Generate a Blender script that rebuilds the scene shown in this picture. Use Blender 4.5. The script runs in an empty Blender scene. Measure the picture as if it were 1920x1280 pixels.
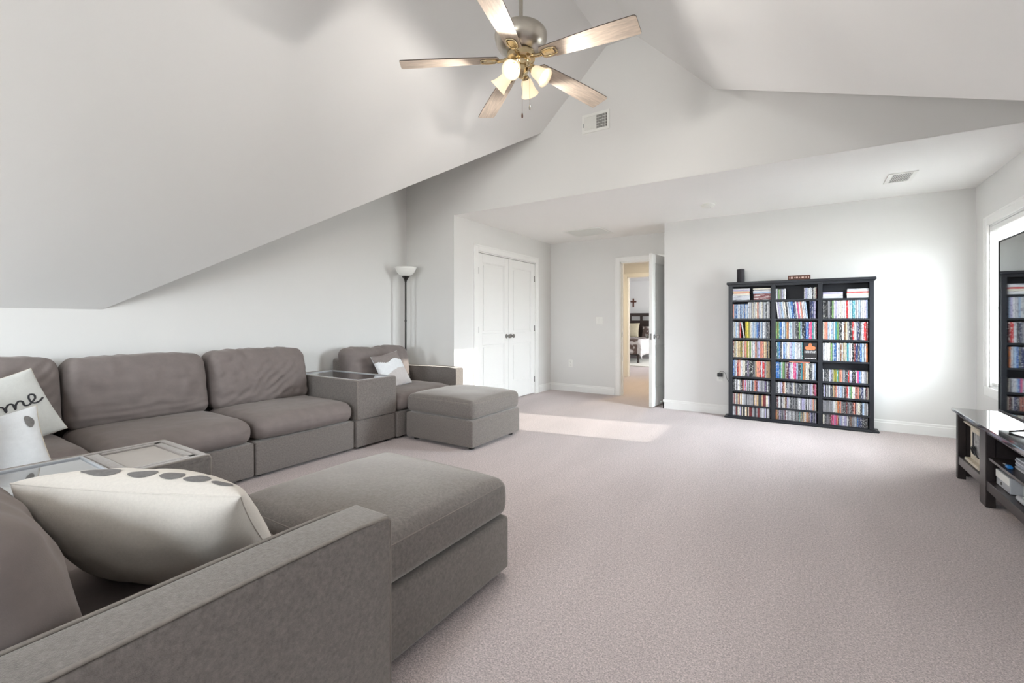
import bpy, bmesh, math, random
from mathutils import Vector, Matrix, noise

SC = bpy.context.scene
COL = SC.collection
R = math.radians
random.seed(7)

# ------------------------------------------------------------------ camera
# calibrated from the two vanishing points of the room (f = 853 px on a 1920 px wide frame, level camera, small lens shift)
CAM_H = 1.153
YAW = math.atan(550 / 853)
cam = bpy.data.cameras.new('camera')
cam.sensor_width = 36.0
cam.lens = 853 / 1920 * 36
cam.shift_y = -39 / 1920
cam.clip_start = 0.02
camo = bpy.data.objects.new('camera', cam)
COL.objects.link(camo)
camo.location = (0, 0, CAM_H)
camo.rotation_euler = (R(90), 0, YAW)
SC.camera = camo

# ------------------------------------------------------------------ world, sun, daylight, exposure
SKY_STRENGTH = 24.5
SUN_GLOW = 3.0
SUN_STRENGTH = 8.5
FAN_BULB_W = 8.5
w = bpy.data.worlds.new('sky')
SC.world = w
w.use_nodes = True
bg = w.node_tree.nodes['Background']
# open sky above the horizon, sunlit ground a little dimmer below it
_tc = w.node_tree.nodes.new('ShaderNodeTexCoord')
_sp = w.node_tree.nodes.new('ShaderNodeSeparateXYZ')
_mr = w.node_tree.nodes.new('ShaderNodeMapRange')
_mr.inputs['From Min'].default_value = -0.08
_mr.inputs['From Max'].default_value = 0.08
_mx = w.node_tree.nodes.new('ShaderNodeMix')
_mx.data_type = 'RGBA'
_mx.inputs['A'].default_value = (0.47, 0.47, 0.45, 1)
_mx.inputs['B'].default_value = (0.88, 0.94, 1.0, 1)
w.node_tree.links.new(_tc.outputs['Generated'], _sp.inputs[0])
w.node_tree.links.new(_sp.outputs['Z'], _mr.inputs['Value'])
w.node_tree.links.new(_mr.outputs['Result'], _mx.inputs['Factor'])
w.node_tree.links.new(_mx.outputs['Result'], bg.inputs['Color'])
# hazy sky: brighter towards the low sun
_dt = w.node_tree.nodes.new('ShaderNodeVectorMath')
_dt.operation = 'DOT_PRODUCT'
_dt.inputs[1].default_value = Vector((4.98, 0.945, 1.14)).normalized()
w.node_tree.links.new(_tc.outputs['Generated'], _dt.inputs[0])
_cl = w.node_tree.nodes.new('ShaderNodeMath'); _cl.operation = 'MAXIMUM'; _cl.inputs[1].default_value = 0.0
w.node_tree.links.new(_dt.outputs['Value'], _cl.inputs[0])
_pw = w.node_tree.nodes.new('ShaderNodeMath'); _pw.operation = 'POWER'; _pw.inputs[1].default_value = 3.0
w.node_tree.links.new(_cl.outputs[0], _pw.inputs[0])
_ma = w.node_tree.nodes.new('ShaderNodeMath'); _ma.operation = 'MULTIPLY_ADD'
_ma.inputs[1].default_value = SKY_STRENGTH * SUN_GLOW
_ma.inputs[2].default_value = SKY_STRENGTH
w.node_tree.links.new(_pw.outputs[0], _ma.inputs[0])
w.node_tree.links.new(_ma.outputs[0], bg.inputs['Strength'])
bg.inputs['Strength'].default_value = SKY_STRENGTH

def lamp(name, kind, loc, energy, color=(1, 1, 1), direction=None, **kw):
    l = bpy.data.lights.new(name, kind)
    l.energy = energy
    l.color = color
    for k, v in kw.items():
        setattr(l, k, v)
    o = bpy.data.objects.new(name, l)
    COL.objects.link(o)
    o.location = loc
    if direction is not None:
        o.rotation_euler = Vector(direction).to_track_quat('-Z', 'Y').to_euler()
    return o

# low sun through the alcove window: its patch lands on the closet wall
lamp('sun', 'SUN', (6, 6, 4), SUN_STRENGTH, (1.0, 0.94, 0.84), (-4.98, -0.945, -1.14), angle=R(0.6))
# sky light enters through the windows: the alcove window and the unseen gable windows behind the camera, one of them added
for nm, loc, dr, sx_, sy_ in (('rear_window_portal', (-3.20, -2.16, 1.225), (0, 1, 0), 0.9, 1.05), ('rear_window_portal', (-0.65, -2.16, 1.85), (0, 1, 0), 0.85, 0.75), ('alcove_window_portal', (1.505, 5.268, 1.28), (-1, 0, 0), 0.94, 1.45)):
    po = lamp(nm, 'AREA', loc, 1.0, (1, 1, 1), dr, shape='RECTANGLE', size=sx_, size_y=sy_)
    po.data.cycles.is_portal = True          # guides the sky light through the window openings, gives off none itself

vs = SC.view_settings
vs.view_transform = 'Standard'
vs.look = 'None'
vs.gamma = 1.0
vs.use_curve_mapping = False
vs.exposure = 1.10
SC.cycles.max_bounces = 10
SC.cycles.diffuse_bounces = 6
SC.cycles.glossy_bounces = 4
SC.cycles.transparent_max_bounces = 16
SC.cycles.sample_clamp_indirect = 6.0
SC.cycles.caustics_reflective = False
SC.cycles.caustics_refractive = False

# ------------------------------------------------------------------ materials
def lin(c):
    return tuple(((x / 255) / 12.92 if x / 255 <= 0.04045 else ((x / 255 + 0.055) / 1.055) ** 2.4) for x in c) + (1,)

MATS = {}

def mat(name, rgb, rough=0.6, metal=0.0, var=0.0, vscale=8.0, bump=0.0, bscale=200.0, sheen=0.0, spec=0.5, coat=0.0, stretch=None, emit=None, estr=0.0, ior=None):
    """principled material with procedural colour variation and fine bump"""
    if name in MATS:
        return MATS[name]
    m = bpy.data.materials.new(name)
    m.use_nodes = True
    nt = m.node_tree
    p = nt.nodes['Principled BSDF']
    c = lin(rgb)
    p.inputs['Base Color'].default_value = c
    p.inputs['Roughness'].default_value = rough
    p.inputs['Metallic'].default_value = metal
    p.inputs['Specular IOR Level'].default_value = spec
    p.inputs['Coat Weight'].default_value = coat
    if ior:
        p.inputs['IOR'].default_value = ior
    if sheen:
        p.inputs['Sheen Weight'].default_value = sheen
        p.inputs['Sheen Roughness'].default_value = 0.45
        p.inputs['Sheen Tint'].default_value = (1.0, 0.94, 0.89, 1)
    if emit:
        p.inputs['Emission Color'].default_value = lin(emit)
        p.inputs['Emission Strength'].default_value = estr
    tc = nt.nodes.new('ShaderNodeTexCoord')
    mp = nt.nodes.new('ShaderNodeMapping')
    if stretch:
        mp.inputs['Scale'].default_value = stretch
    nt.links.new(tc.outputs['Object'], mp.inputs['Vector'])
    n = nt.nodes.new('ShaderNodeTexNoise')
    n.inputs['Scale'].default_value = vscale
    n.inputs['Detail'].default_value = 5
    n.inputs['Roughness'].default_value = 0.65
    nt.links.new(mp.outputs['Vector'], n.inputs['Vector'])
    mix = nt.nodes.new('ShaderNodeMix')
    mix.data_type = 'RGBA'
    v = max(var, 0.004)
    mix.inputs['A'].default_value = tuple(max(0, x * (1 - v)) for x in c[:3]) + (1,)
    mix.inputs['B'].default_value = tuple(min(1, x * (1 + v)) for x in c[:3]) + (1,)
    ramp = nt.nodes.new('ShaderNodeMapRange')
    ramp.inputs['From Min'].default_value = 0.3
    ramp.inputs['From Max'].default_value = 0.7
    nt.links.new(n.outputs['Fac'], ramp.inputs['Value'])
    nt.links.new(ramp.outputs['Result'], mix.inputs['Factor'])
    nt.links.new(mix.outputs['Result'], p.inputs['Base Color'])
    if bump:
        n2 = nt.nodes.new('ShaderNodeTexNoise')
        n2.inputs['Scale'].default_value = bscale
        n2.inputs['Detail'].default_value = 3
        nt.links.new(mp.outputs['Vector'], n2.inputs['Vector'])
        b = nt.nodes.new('ShaderNodeBump')
        b.inputs['Strength'].default_value = bump
        b.inputs['Distance'].default_value = 0.004
        nt.links.new(n2.outputs['Fac'], b.inputs['Height'])
        nt.links.new(b.outputs['Normal'], p.inputs['Normal'])
    MATS[name] = m
    return m

WALL = mat('wall paint', (227, 226.5, 224.5), 0.75, var=0.008, vscale=1.5, bump=0.03, bscale=350)
BRIGHTCEIL = mat('brightened alcove ceiling paint', (245, 244, 242), 0.85, var=0.006, vscale=1.5, bump=0.03, bscale=350)  # ceiling colour lightened so the alcove looks better lit
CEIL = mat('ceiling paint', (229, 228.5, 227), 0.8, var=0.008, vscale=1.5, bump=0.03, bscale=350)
TRIM = mat('white trim paint', (240, 240, 238), 0.35, var=0.006)
DOORW = mat('white door paint', (238, 238, 236), 0.4, var=0.006)
NICKEL = mat('brushed nickel', (190, 184, 174), 0.28, metal=1.0, var=0.05, vscale=30)
BRASS = mat('polished warm nickel', (205, 186, 150), 0.2, metal=1.0, var=0.05, vscale=30)
DARKMETAL = mat('dark metal', (62, 60, 58), 0.4, metal=0.8, var=0.05)
BLACKP = mat('black plastic', (26, 26, 28), 0.45, var=0.1)
WHITEP = mat('white plastic', (238, 238, 234), 0.4, var=0.01)
SLOT = mat('dark slot', (60, 58, 55), 0.8, var=0.05)
TAUPE = mat('taupe slipcover cloth', (127, 118, 115), 0.92, var=0.07, vscale=14, bump=0.12, bscale=420, sheen=0.16, spec=0.15)
VELVET = mat('grey velvet upholstery', (119, 113, 109), 0.92, var=0.24, vscale=95, bump=0.35, bscale=420, sheen=0.55, spec=0.10)
PIPING = mat('grey piping cord', (138, 131, 125), 0.9, var=0.1, vscale=60, sheen=0.1, spec=0.1)
FOOTM = mat('black foot plastic', (30, 28, 27), 0.5, var=0.05)
BLACKWOOD = mat('black painted wood', (27, 30, 37), 0.42, var=0.10, vscale=22, bump=0.06, bscale=90, stretch=(1, 1, 0.15))
BACKPANEL = mat('dark bookcase back panel', (40, 42, 48), 0.6, var=0.06, vscale=12)
GLOSSTOP = mat('glossy espresso top', (40, 35, 36), 0.10, var=0.12, vscale=18, stretch=(4, 0.5, 4), ior=1.9, coat=0.6)
ESPRESSO = mat('espresso stained wood', (44, 38, 38), 0.30, var=0.2, vscale=18, bump=0.08, bscale=120, stretch=(4, 0.5, 4))
BLADE = mat('weathered oak fan blade', (198, 182, 166), 0.5, var=0.24, vscale=9, bump=0.1, bscale=60, stretch=(1.0, 9, 9))
BLADE_EDGE = mat('dark blade edge', (92, 82, 74), 0.6, var=0.1)
LINEN = mat('ivory linen', (220, 214, 206), 0.95, var=0.05, vscale=160, bump=0.10, bscale=500, sheen=0.1, spec=0.1)
WHITELINEN = mat('white cotton', (226, 228, 230), 0.95, var=0.04, vscale=40, bump=0.2, bscale=320, spec=0.1)
CREAM = mat('cream cotton', (216, 208, 194), 0.95, var=0.05, vscale=40, bump=0.2, bscale=320, spec=0.1)
INK = mat('charcoal ink print', (62, 62, 66), 0.95, var=0.15, vscale=80)
GREYPRINT = mat('mid grey print', (120, 117, 116), 0.95, var=0.15, vscale=90)
TAUPEPRINT = mat('taupe pillow print', (138, 129, 126), 0.95, var=0.08, vscale=50)
GREIGEPRINT = mat('pale grey pillow print', (196, 190, 188), 0.95, var=0.05, vscale=50)
LAMPGLASS = mat('frosted white lamp bowl', (240, 240, 236), 0.35, var=0.01)
SHADE = mat('lit frosted glass shade', (255, 246, 228), 0.4, var=0.01, emit=(255, 226, 178), estr=0.28)
BULB = mat('glowing bulb', (255, 244, 220), 0.4, emit=(255, 232, 190), estr=3.0)
BROWNWOOD = mat('brown carved wood', (92, 52, 38), 0.5, var=0.25, vscale=25)
DARKBED = mat('dark walnut bed wood', (52, 40, 36), 0.4, var=0.15, vscale=12)
BEIGE = mat('beige cotton pillow', (196, 186, 160), 0.9, var=0.08, vscale=20)
SCREEN = mat('tv screen glass', (8, 9, 11), 0.03, spec=0.5, var=0.02, ior=2.3)
CREAMWOOD = mat('distressed cream wood', (206, 196, 178), 0.6, var=0.14, vscale=14)
GREYP = mat('grey plastic', (176, 178, 182), 0.4, var=0.03)
BLUEGREY = mat('blue grey plastic', (116, 134, 168), 0.4, var=0.05)
PAPER = mat('paper', (214, 214, 216), 0.8, var=0.04, vscale=30)
TAN = mat('tan paper', (196, 172, 134), 0.85, var=0.2, vscale=18)
RUG = mat('pale bedroom rug', (226, 224, 216), 0.95, var=0.05, vscale=40)
HINGE = mat('satin hinge metal', (150, 148, 146), 0.35, metal=1.0, var=0.05)

def glassy(name, tint, gloss_rough=0.03, fac=0.25):
    m = bpy.data.materials.new(name)
    m.use_nodes = True
    nt = m.node_tree
    nt.nodes.clear()
    out = nt.nodes.new('ShaderNodeOutputMaterial')
    tr = nt.nodes.new('ShaderNodeBsdfTransparent')
    tr.inputs['Color'].default_value = tint
    gl = nt.nodes.new('ShaderNodeBsdfGlossy')
    gl.inputs['Roughness'].default_value = gloss_rough
    lw = nt.nodes.new('ShaderNodeLayerWeight')
    lw.inputs['Blend'].default_value = 0.5
    fr = nt.nodes.new('ShaderNodeMath')          # Schlick reflectance, the same from both faces of the sheet
    fr.operation = 'POWER'
    fr.inputs[1].default_value = 5.0
    nt.links.new(lw.outputs['Facing'], fr.inputs[0])
    mth = nt.nodes.new('ShaderNodeMath')
    mth.operation = 'MULTIPLY_ADD'
    mth.inputs[1].default_value = 1.0
    mth.inputs[2].default_value = fac
    mth.use_clamp = True
    nt.links.new(fr.outputs[0], mth.inputs[0])
    mx = nt.nodes.new('ShaderNodeMixShader')
    nt.links.new(mth.outputs[0], mx.inputs[0])
    nt.links.new(tr.outputs[0], mx.inputs[1])
    nt.links.new(gl.outputs[0], mx.inputs[2])
    nt.links.new(mx.outputs[0], out.inputs['Surface'])
    MATS[name] = m
    return m

PANE = glassy('window glass', (0.97, 0.98, 0.98, 1), 0.0, 0.03)
DIMPANE = glassy('window glass tinted to dim daylight', (0.61, 0.62, 0.62, 1), 0.0, 0.03)  # glass tint darkened to cut the alcove daylight; there is no screen
TABLEGLASS = glassy('console glass top', (0.92, 0.94, 0.95, 1), 0.03, 0.40)

def carpet_material():
    m = bpy.data.materials.new('mauve grey carpet')
    m.use_nodes = True
    nt = m.node_tree
    p = nt.nodes['Principled BSDF']
    p.inputs['Roughness'].default_value = 0.97
    p.inputs['Specular IOR Level'].default_value = 0.05
    p.inputs['Sheen Weight'].default_value = 0.15
    tc = nt.nodes.new('ShaderNodeTexCoord')
    def nz(scale, detail, rough=0.6, stretch=None):
        n = nt.nodes.new('ShaderNodeTexNoise')
        n.inputs['Scale'].default_value = scale
        n.inputs['Detail'].default_value = detail
        n.inputs['Roughness'].default_value = rough
        if stretch:
            mp = nt.nodes.new('ShaderNodeMapping')
            mp.inputs['Rotation'].default_value = (0, 0, R(stretch[2]))
            mp.inputs['Scale'].default_value = (stretch[0], stretch[1], 1)
            nt.links.new(tc.outputs['Object'], mp.inputs['Vector'])
            nt.links.new(mp.outputs['Vector'], n.inputs['Vector'])
        else:
            nt.links.new(tc.outputs['Object'], n.inputs['Vector'])
        return n
    fine = nz(170, 2, 0.8)
    tuft = nz(75, 2, 0.7)
    swath = nz(1.6, 2, 0.5, (1.4, 0.35, 14))     # vacuum swaths, brushed pile direction
    def ramp(n, lo, hi, a, b):
        r_ = nt.nodes.new('ShaderNodeMapRange')
        r_.inputs['From Min'].default_value = lo
        r_.inputs['From Max'].default_value = hi
        r_.inputs['To Min'].default_value = a
        r_.inputs['To Max'].default_value = b
        nt.links.new(n.outputs['Fac'], r_.inputs['Value'])
        return r_
    a = ramp(fine, 0.34, 0.66, 0.62, 1.26)  # dark end puts small pile shadows into the colour
    b = ramp(tuft, 0.34, 0.66, 0.86, 1.10)
    c = ramp(swath, 0.35, 0.65, 0.94, 1.05)
    m1 = nt.nodes.new('ShaderNodeMath'); m1.operation = 'MULTIPLY'
    m2 = nt.nodes.new('ShaderNodeMath'); m2.operation = 'MULTIPLY'
    nt.links.new(a.outputs[0], m1.inputs[0]); nt.links.new(b.outputs[0], m1.inputs[1])
    nt.links.new(m1.outputs[0], m2.inputs[0]); nt.links.new(c.outputs[0], m2.inputs[1])
    vm = nt.nodes.new('ShaderNodeVectorMath'); vm.operation = 'SCALE'
    vm.inputs[0].default_value = lin((206, 194, 193))[:3]
    nt.links.new(m2.outputs[0], vm.inputs['Scale'])
    nt.links.new(vm.outputs['Vector'], p.inputs['Base Color'])
    bp = nt.nodes.new('ShaderNodeBump')
    bp.inputs['Strength'].default_value = 0.55
    bp.inputs['Distance'].default_value = 0.01
    nt.links.new(fine.outputs['Fac'], bp.inputs['Height'])
    nt.links.new(bp.outputs['Normal'], p.inputs['Normal'])
    MATS['carpet'] = m
    return m

CARPET = carpet_material()

def spine_material():
    """printed spines: base colour from each case, lettering blocks from noise seeded per case"""
    m = bpy.data.materials.new('printed case spine')
    m.use_nodes = True
    nt = m.node_tree
    p = nt.nodes['Principled BSDF']
    p.inputs['Roughness'].default_value = 0.35
    oi = nt.nodes.new('ShaderNodeObjectInfo')
    tc = nt.nodes.new('ShaderNodeTexCoord')
    sp = nt.nodes.new('ShaderNodeSeparateXYZ')
    nt.links.new(tc.outputs['Generated'], sp.inputs[0])
    cb = nt.nodes.new('ShaderNodeCombineXYZ')
    mul = nt.nodes.new('ShaderNodeMath'); mul.operation = 'MULTIPLY'; mul.inputs[1].default_value = 211.0
    nt.links.new(oi.outputs['Random'], mul.inputs[0])
    gx = nt.nodes.new('ShaderNodeMath'); gx.operation = 'MULTIPLY'; gx.inputs[1].default_value = 1.2
    nt.links.new(sp.outputs['X'], gx.inputs[0])
    gz = nt.nodes.new('ShaderNodeMath'); gz.operation = 'MULTIPLY'; gz.inputs[1].default_value = 5.0
    nt.links.new(sp.outputs['Z'], gz.inputs[0])
    nt.links.new(gx.outputs[0], cb.inputs[0]); nt.links.new(mul.outputs[0], cb.inputs[1]); nt.links.new(gz.outputs[0], cb.inputs[2])
    n = nt.nodes.new('ShaderNodeTexNoise')
    n.inputs['Scale'].default_value = 1.6
    n.inputs['Detail'].default_value = 3
    n.inputs['Roughness'].default_value = 0.7
    nt.links.new(cb.outputs[0], n.inputs['Vector'])
    st = nt.nodes.new('ShaderNodeMapRange')
    st.inputs['From Min'].default_value = 0.54
    st.inputs['From Max'].default_value = 0.60
    st.inputs['To Max'].default_value = 0.75
    nt.links.new(n.outputs['Fac'], st.inputs['Value'])
    bw = nt.nodes.new('ShaderNodeRGBToBW')
    nt.links.new(oi.outputs['Color'], bw.inputs[0])
    gt = nt.nodes.new('ShaderNodeMath'); gt.operation = 'GREATER_THAN'; gt.inputs[1].default_value = 0.22
    nt.links.new(bw.outputs[0], gt.inputs[0])
    ink = nt.nodes.new('ShaderNodeMix'); ink.data_type = 'RGBA'
    ink.inputs['A'].default_value = (0.75, 0.75, 0.72, 1)
    ink.inputs['B'].default_value = (0.10, 0.10, 0.14, 1)
    nt.links.new(gt.outputs[0], ink.inputs['Factor'])
    mx = nt.nodes.new('ShaderNodeMix'); mx.data_type = 'RGBA'
    nt.links.new(st.outputs[0], mx.inputs['Factor'])
    nt.links.new(oi.outputs['Color'], mx.inputs['A'])
    nt.links.new(ink.outputs['Result'], mx.inputs['B'])
    nt.links.new(mx.outputs['Result'], p.inputs['Base Color'])
    return m

SPINE = spine_material()

def floral_material():
    m = bpy.data.materials.new('brown and silver floral bedspread')
    m.use_nodes = True
    nt = m.node_tree
    p = nt.nodes['Principled BSDF']
    p.inputs['Roughness'].default_value = 0.55
    tc = nt.nodes.new('ShaderNodeTexCoord')
    n = nt.nodes.new('ShaderNodeTexNoise')
    n.inputs['Scale'].default_value = 7
    n.inputs['Detail'].default_value = 4
    nt.links.new(tc.outputs['Object'], n.inputs['Vector'])
    cr = nt.nodes.new('ShaderNodeValToRGB')
    cr.color_ramp.elements[0].position = 0.47; cr.color_ramp.elements[0].color = lin((98, 80, 74))
    cr.color_ramp.elements[1].position = 0.60; cr.color_ramp.elements[1].color = lin((206, 200, 198))
    nt.links.new(n.outputs['Fac'], cr.inputs[0])
    nt.links.new(cr.outputs[0], p.inputs['Base Color'])
    return m

FLORAL = floral_material()
SILVER = mat('silver satin bedspread', (205, 200, 200), 0.4, var=0.25, vscale=10)

# ------------------------------------------------------------------ mesh helpers
class B:
    """collects shapes in one bmesh, then links them as ONE mesh object"""
    def __init__(self):
        self.bm = bmesh.new()

    def box(self, x0, y0, z0, x1, y1, z1, bev=0.0, seg=1, mi=0):
        bm = self.bm
        x0, x1 = min(x0, x1), max(x0, x1)
        y0, y1 = min(y0, y1), max(y0, y1)
        z0, z1 = min(z0, z1), max(z0, z1)
        v = [bm.verts.new(p) for p in ((x0, y0, z0), (x1, y0, z0), (x1, y1, z0), (x0, y1, z0), (x0, y0, z1), (x1, y0, z1), (x1, y1, z1), (x0, y1, z1))]
        fs = [bm.faces.new([v[i] for i in f]) for f in ((3, 2, 1, 0), (4, 5, 6, 7), (0, 1, 5, 4), (1, 2, 6, 5), (2, 3, 7, 6), (3, 0, 4, 7))]
        for f in fs:
            f.material_index = mi
        if bev:
            es = list({e for f in fs for e in f.edges})
            r = bmesh.ops.bevel(bm, geom=es, offset=bev, segments=seg, profile=0.5, affect='EDGES')
            for f in r['faces']:
                f.material_index = mi
        return self

    def prism(self, poly, axis, a, b, mi=0):
        """2-D polygon extruded along an axis ('x': poly=(y,z), 'y': poly=(x,z), 'z': poly=(x,y))"""
        bm = self.bm
        def P(q, t):
            return {'x': (t, q[0], q[1]), 'y': (q[0], t, q[1]), 'z': (q[0], q[1], t)}[axis]
        v0 = [bm.verts.new(P(q, a)) for q in poly]
        v1 = [bm.verts.new(P(q, b)) for q in poly]
        n = len(poly)
        fs = [bm.faces.new(v0[::-1]), bm.faces.new(v1)]
        for i in range(n):
            fs.append(bm.faces.new([v0[i], v0[(i + 1) % n], v1[(i + 1) % n], v1[i]]))
        for f in fs:
            f.material_index = mi
        return self

    def slab(self, pts, up=0.1):
        """a sloping panel: polygon in 3-D given a thickness straight up"""
        bm = self.bm
        v0 = [bm.verts.new(p) for p in pts]
        v1 = [bm.verts.new((p[0], p[1], p[2] + up)) for p in pts]
        n = len(pts)
        bm.faces.new(v0[::-1]); bm.faces.new(v1)
        for i in range(n):
            bm.faces.new([v0[i], v0[(i + 1) % n], v1[(i + 1) % n], v1[i]])
        return self

    def tube(self, pts, r, seg=8, cap=True, closed=False):
        bm = self.bm
        pts = [Vector(p) for p in pts]
        rs = r if isinstance(r, (list, tuple)) else [r] * len(pts)
        rings = []
        prev = None
        n = len(pts)
        for i, p in enumerate(pts):
            if closed:
                t = pts[(i + 1) % n] - pts[i - 1]
            elif i == 0:
                t = pts[1] - p
            elif i == n - 1:
                t = p - pts[i - 1]
            else:
                t = (pts[i + 1] - p).normalized() + (p - pts[i - 1]).normalized()
            t.normalize()
            if prev is None:
                up = Vector((0, 0, 1)) if abs(t.z) < 0.9 else Vector((1, 0, 0))
                x = t.cross(up).normalized()
            else:
                x = prev - t * prev.dot(t)
                x.normalize()
            prev = x
            y = t.cross(x)
            rings.append([bm.verts.new(p + rs[i] * (math.cos(2 * math.pi * k / seg) * x + math.sin(2 * math.pi * k / seg) * y)) for k in range(seg)])
        for i in range(n if closed else n - 1):
            a, b = rings[i], rings[(i + 1) % n]
            for k in range(seg):
                bm.faces.new([a[k], a[(k + 1) % seg], b[(k + 1) % seg], b[k]])
        if cap and not closed:
            bm.faces.new(rings[0][::-1]); bm.faces.new(rings[-1])
        return self

    def cyl(self, p0, p1, r, r1=None, seg=16):
        return self.tube([p0, p1], [r, r if r1 is None else r1], seg)

    def lathe(self, prof, seg=24, origin=(0, 0, 0), axis=None, close=True):
        """profile of (radius, height) turned about an axis (default +z)"""
        bm = self.bm
        o = Vector(origin)
        M = Matrix.Identity(3) if axis is None else Vector(axis).to_track_quat('Z', 'Y').to_matrix()
        rings = []
        for r_, h in prof:
            if r_ < 1e-6:
                rings.append([bm.verts.new(o + M @ Vector((0, 0, h)))])
            else:
                rings.append([bm.verts.new(o + M @ Vector((r_ * math.cos(2 * math.pi * k / seg), r_ * math.sin(2 * math.pi * k / seg), h))) for k in range(seg)])
        for a, b in zip(rings, rings[1:]):
            for k in range(seg):
                k2 = (k + 1) % seg
                if len(a) == 1 and len(b) == 1:
                    continue
                if len(a) == 1:
                    bm.faces.new([a[0], b[k2], b[k]])
                elif len(b) == 1:
                    bm.faces.new([a[k], a[k2], b[0]])
                else:
                    bm.faces.new([a[k], a[k2], b[k2], b[k]])
        return self

    def soft(self, x0, y0, z0, x1, y1, z1, r, n=(6, 6, 4), k=3, fn=None):
        """rounded box with an even grid; fn(p, unit) bends its surface (cushions)"""
        bm = self.bm
        c = Vector(((x0 + x1) / 2, (y0 + y1) / 2, (z0 + z1) / 2))
        h = Vector(((x1 - x0) / 2, (y1 - y0) / 2, (z1 - z0) / 2))
        r = min(r, min(h) * 0.999)
        axes = []
        for i in range(3):
            inner = h[i] - r
            e = [r * math.tan(R(45) * j / k) for j in range(1, k + 1)]
            mid = [-inner + 2 * inner * j / n[i] for j in range(n[i] + 1)]
            axes.append([-inner - t for t in reversed(e)] + mid + [inner + t for t in e])
        cache = {}
        def V(p):
            key = (round(p[0], 6), round(p[1], 6), round(p[2], 6))
            if key in cache:
                return cache[key]
            q = Vector(p)
            inner = Vector([max(-(h[i] - r), min(h[i] - r, q[i])) for i in range(3)])
            d = q - inner
            if d.length > 1e-9:
                q = inner + d.normalized() * r
            if fn:
                u = Vector((q.x / h.x, q.y / h.y, q.z / h.z))
                q = fn(Vector(q), u)
            v = bm.verts.new(q + c)
            cache[key] = v
            return v
        for ax in range(3):
            a1, a2 = [(1, 2), (2, 0), (0, 1)][ax]
            for sgn in (-1, 1):
                L1, L2 = axes[a1], axes[a2]
                for i in range(len(L1) - 1):
                    for j in range(len(L2) - 1):
                        quad = []
                        for (s, t) in ((i, j), (i + 1, j), (i + 1, j + 1), (i, j + 1)):
                            p = [0, 0, 0]
                            p[ax] = sgn * h[ax]; p[a1] = L1[s]; p[a2] = L2[t]
                            quad.append(V(p))
                        if sgn < 0:
                            quad.reverse()
                        if len(set(quad)) == 4:
                            try:
                                bm.faces.new(quad)
                            except ValueError:
                                pass
        return self

    def to(self, name, m, parent=None, smooth=False, matrix=None, normals=True):
        if normals:
            bmesh.ops.recalc_face_normals(self.bm, faces=self.bm.faces)
        me = bpy.data.meshes.new(name)
        self.bm.to_mesh(me)
        self.bm.free()
        for mm in (m if isinstance(m, (list, tuple)) else [m]):
            me.materials.append(mm)
        if smooth:
            me.polygons.foreach_set('use_smooth', [True] * len(me.polygons))
            if smooth != 'all':
                try:
                    me.set_sharp_from_angle(angle=R(45))
                except Exception:
                    pass
        o = bpy.data.objects.new(name, me)
        COL.objects.link(o)
        if parent:
            o.parent = parent
        if matrix is not None:
            o.matrix_local = matrix
        return o

def tag(o, label=None, cat=None, group=None, kind=None):
    if label: o['label'] = label
    if cat: o['category'] = cat
    if group: o['group'] = group
    if kind: o['kind'] = kind
    return o

def thing(name, label, cat, loc=(0, 0, 0), rotz=0.0, group=None, kind=None):
    o = bpy.data.objects.new(name, None)
    COL.objects.link(o)
    o.empty_display_size = 0.1
    o.location = loc
    o.rotation_euler = (0, 0, rotz)
    return tag(o, label, cat, group, kind)

def struct(name, b, m, parent=None, smooth=False):
    o = b.to(name, m, parent, smooth)
    if not parent:
        o['kind'] = 'structure'
    return o

def copy_tree(o, parent=None):
    c = o.copy()
    COL.objects.link(c)
    c.parent = parent
    for ch in list(o.children):
        copy_tree(ch, c)
    return c

# ------------------------------------------------------------------ room dimensions (metres, camera above the origin)
XL, XR = -4.415, 1.385          # left and right walls
YB = -2.1                       # gable wall behind the camera
YH = 4.281                      # header wall above the alcove
XC = -3.602                     # closet wall
YK = 6.12                       # bookcase wall
YD = 6.78                       # wall with the doorway
XK = -1.56                      # end of the bookcase wall
ZA = 2.44                       # alcove ceiling
ZT = 3.865                      # flat strip at the ridge
X1, X2 = -1.652, -1.353         # edges of the flat strip
VLx, VLz = -2.366, 3.184        # where the left valley meets the header wall
VRx, VRz = -0.676, 3.18
KLy, KLz = 1.199, 1.237         # left knee wall end and height
KRy, KRz = 1.08, 1.17

struct('floor', B().box(-6.2, YB - 0.1, -0.1, 2.0, 15.2, 0), CARPET)

def slope_left(x):
    return KLz + (x - XL) * (ZT - KLz) / (X1 - XL)

# left and right walls
struct('wall_left', B().prism([(YB, 0), (YH + 0.1, 0), (YH + 0.1, 3.4), (YH, 3.3), (KLy, KLz + 0.1), (YB, KLz + 0.1)], 'x', XL - 0.12, XL), WALL)
WY0, WY1, WZ0, WZ1 = 4.80, 5.735, 0.56, 2.005       # alcove window opening
b = B()
b.box(XR, YB, 0, XR + 0.14, WY0, 3.4)
b.box(XR, WY0, 0, XR + 0.14, WY1, WZ0).box(XR, WY0, WZ1, XR + 0.14, WY1, 3.4)
b.box(XR, WY1, 0, XR + 0.14, YD + 0.12, 3.4)
struct('wall_right', b, WALL)
# header wall with the opening of the alcove under it
struct('wall_header', B().prism([(XL, 0), (XC, 0), (XC, ZA + 0.003), (XR + 0.1, ZA + 0.003), (XR + 0.1, 3.95), (XL, 3.95)], 'y', YH, YH + 0.12), WALL)
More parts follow.
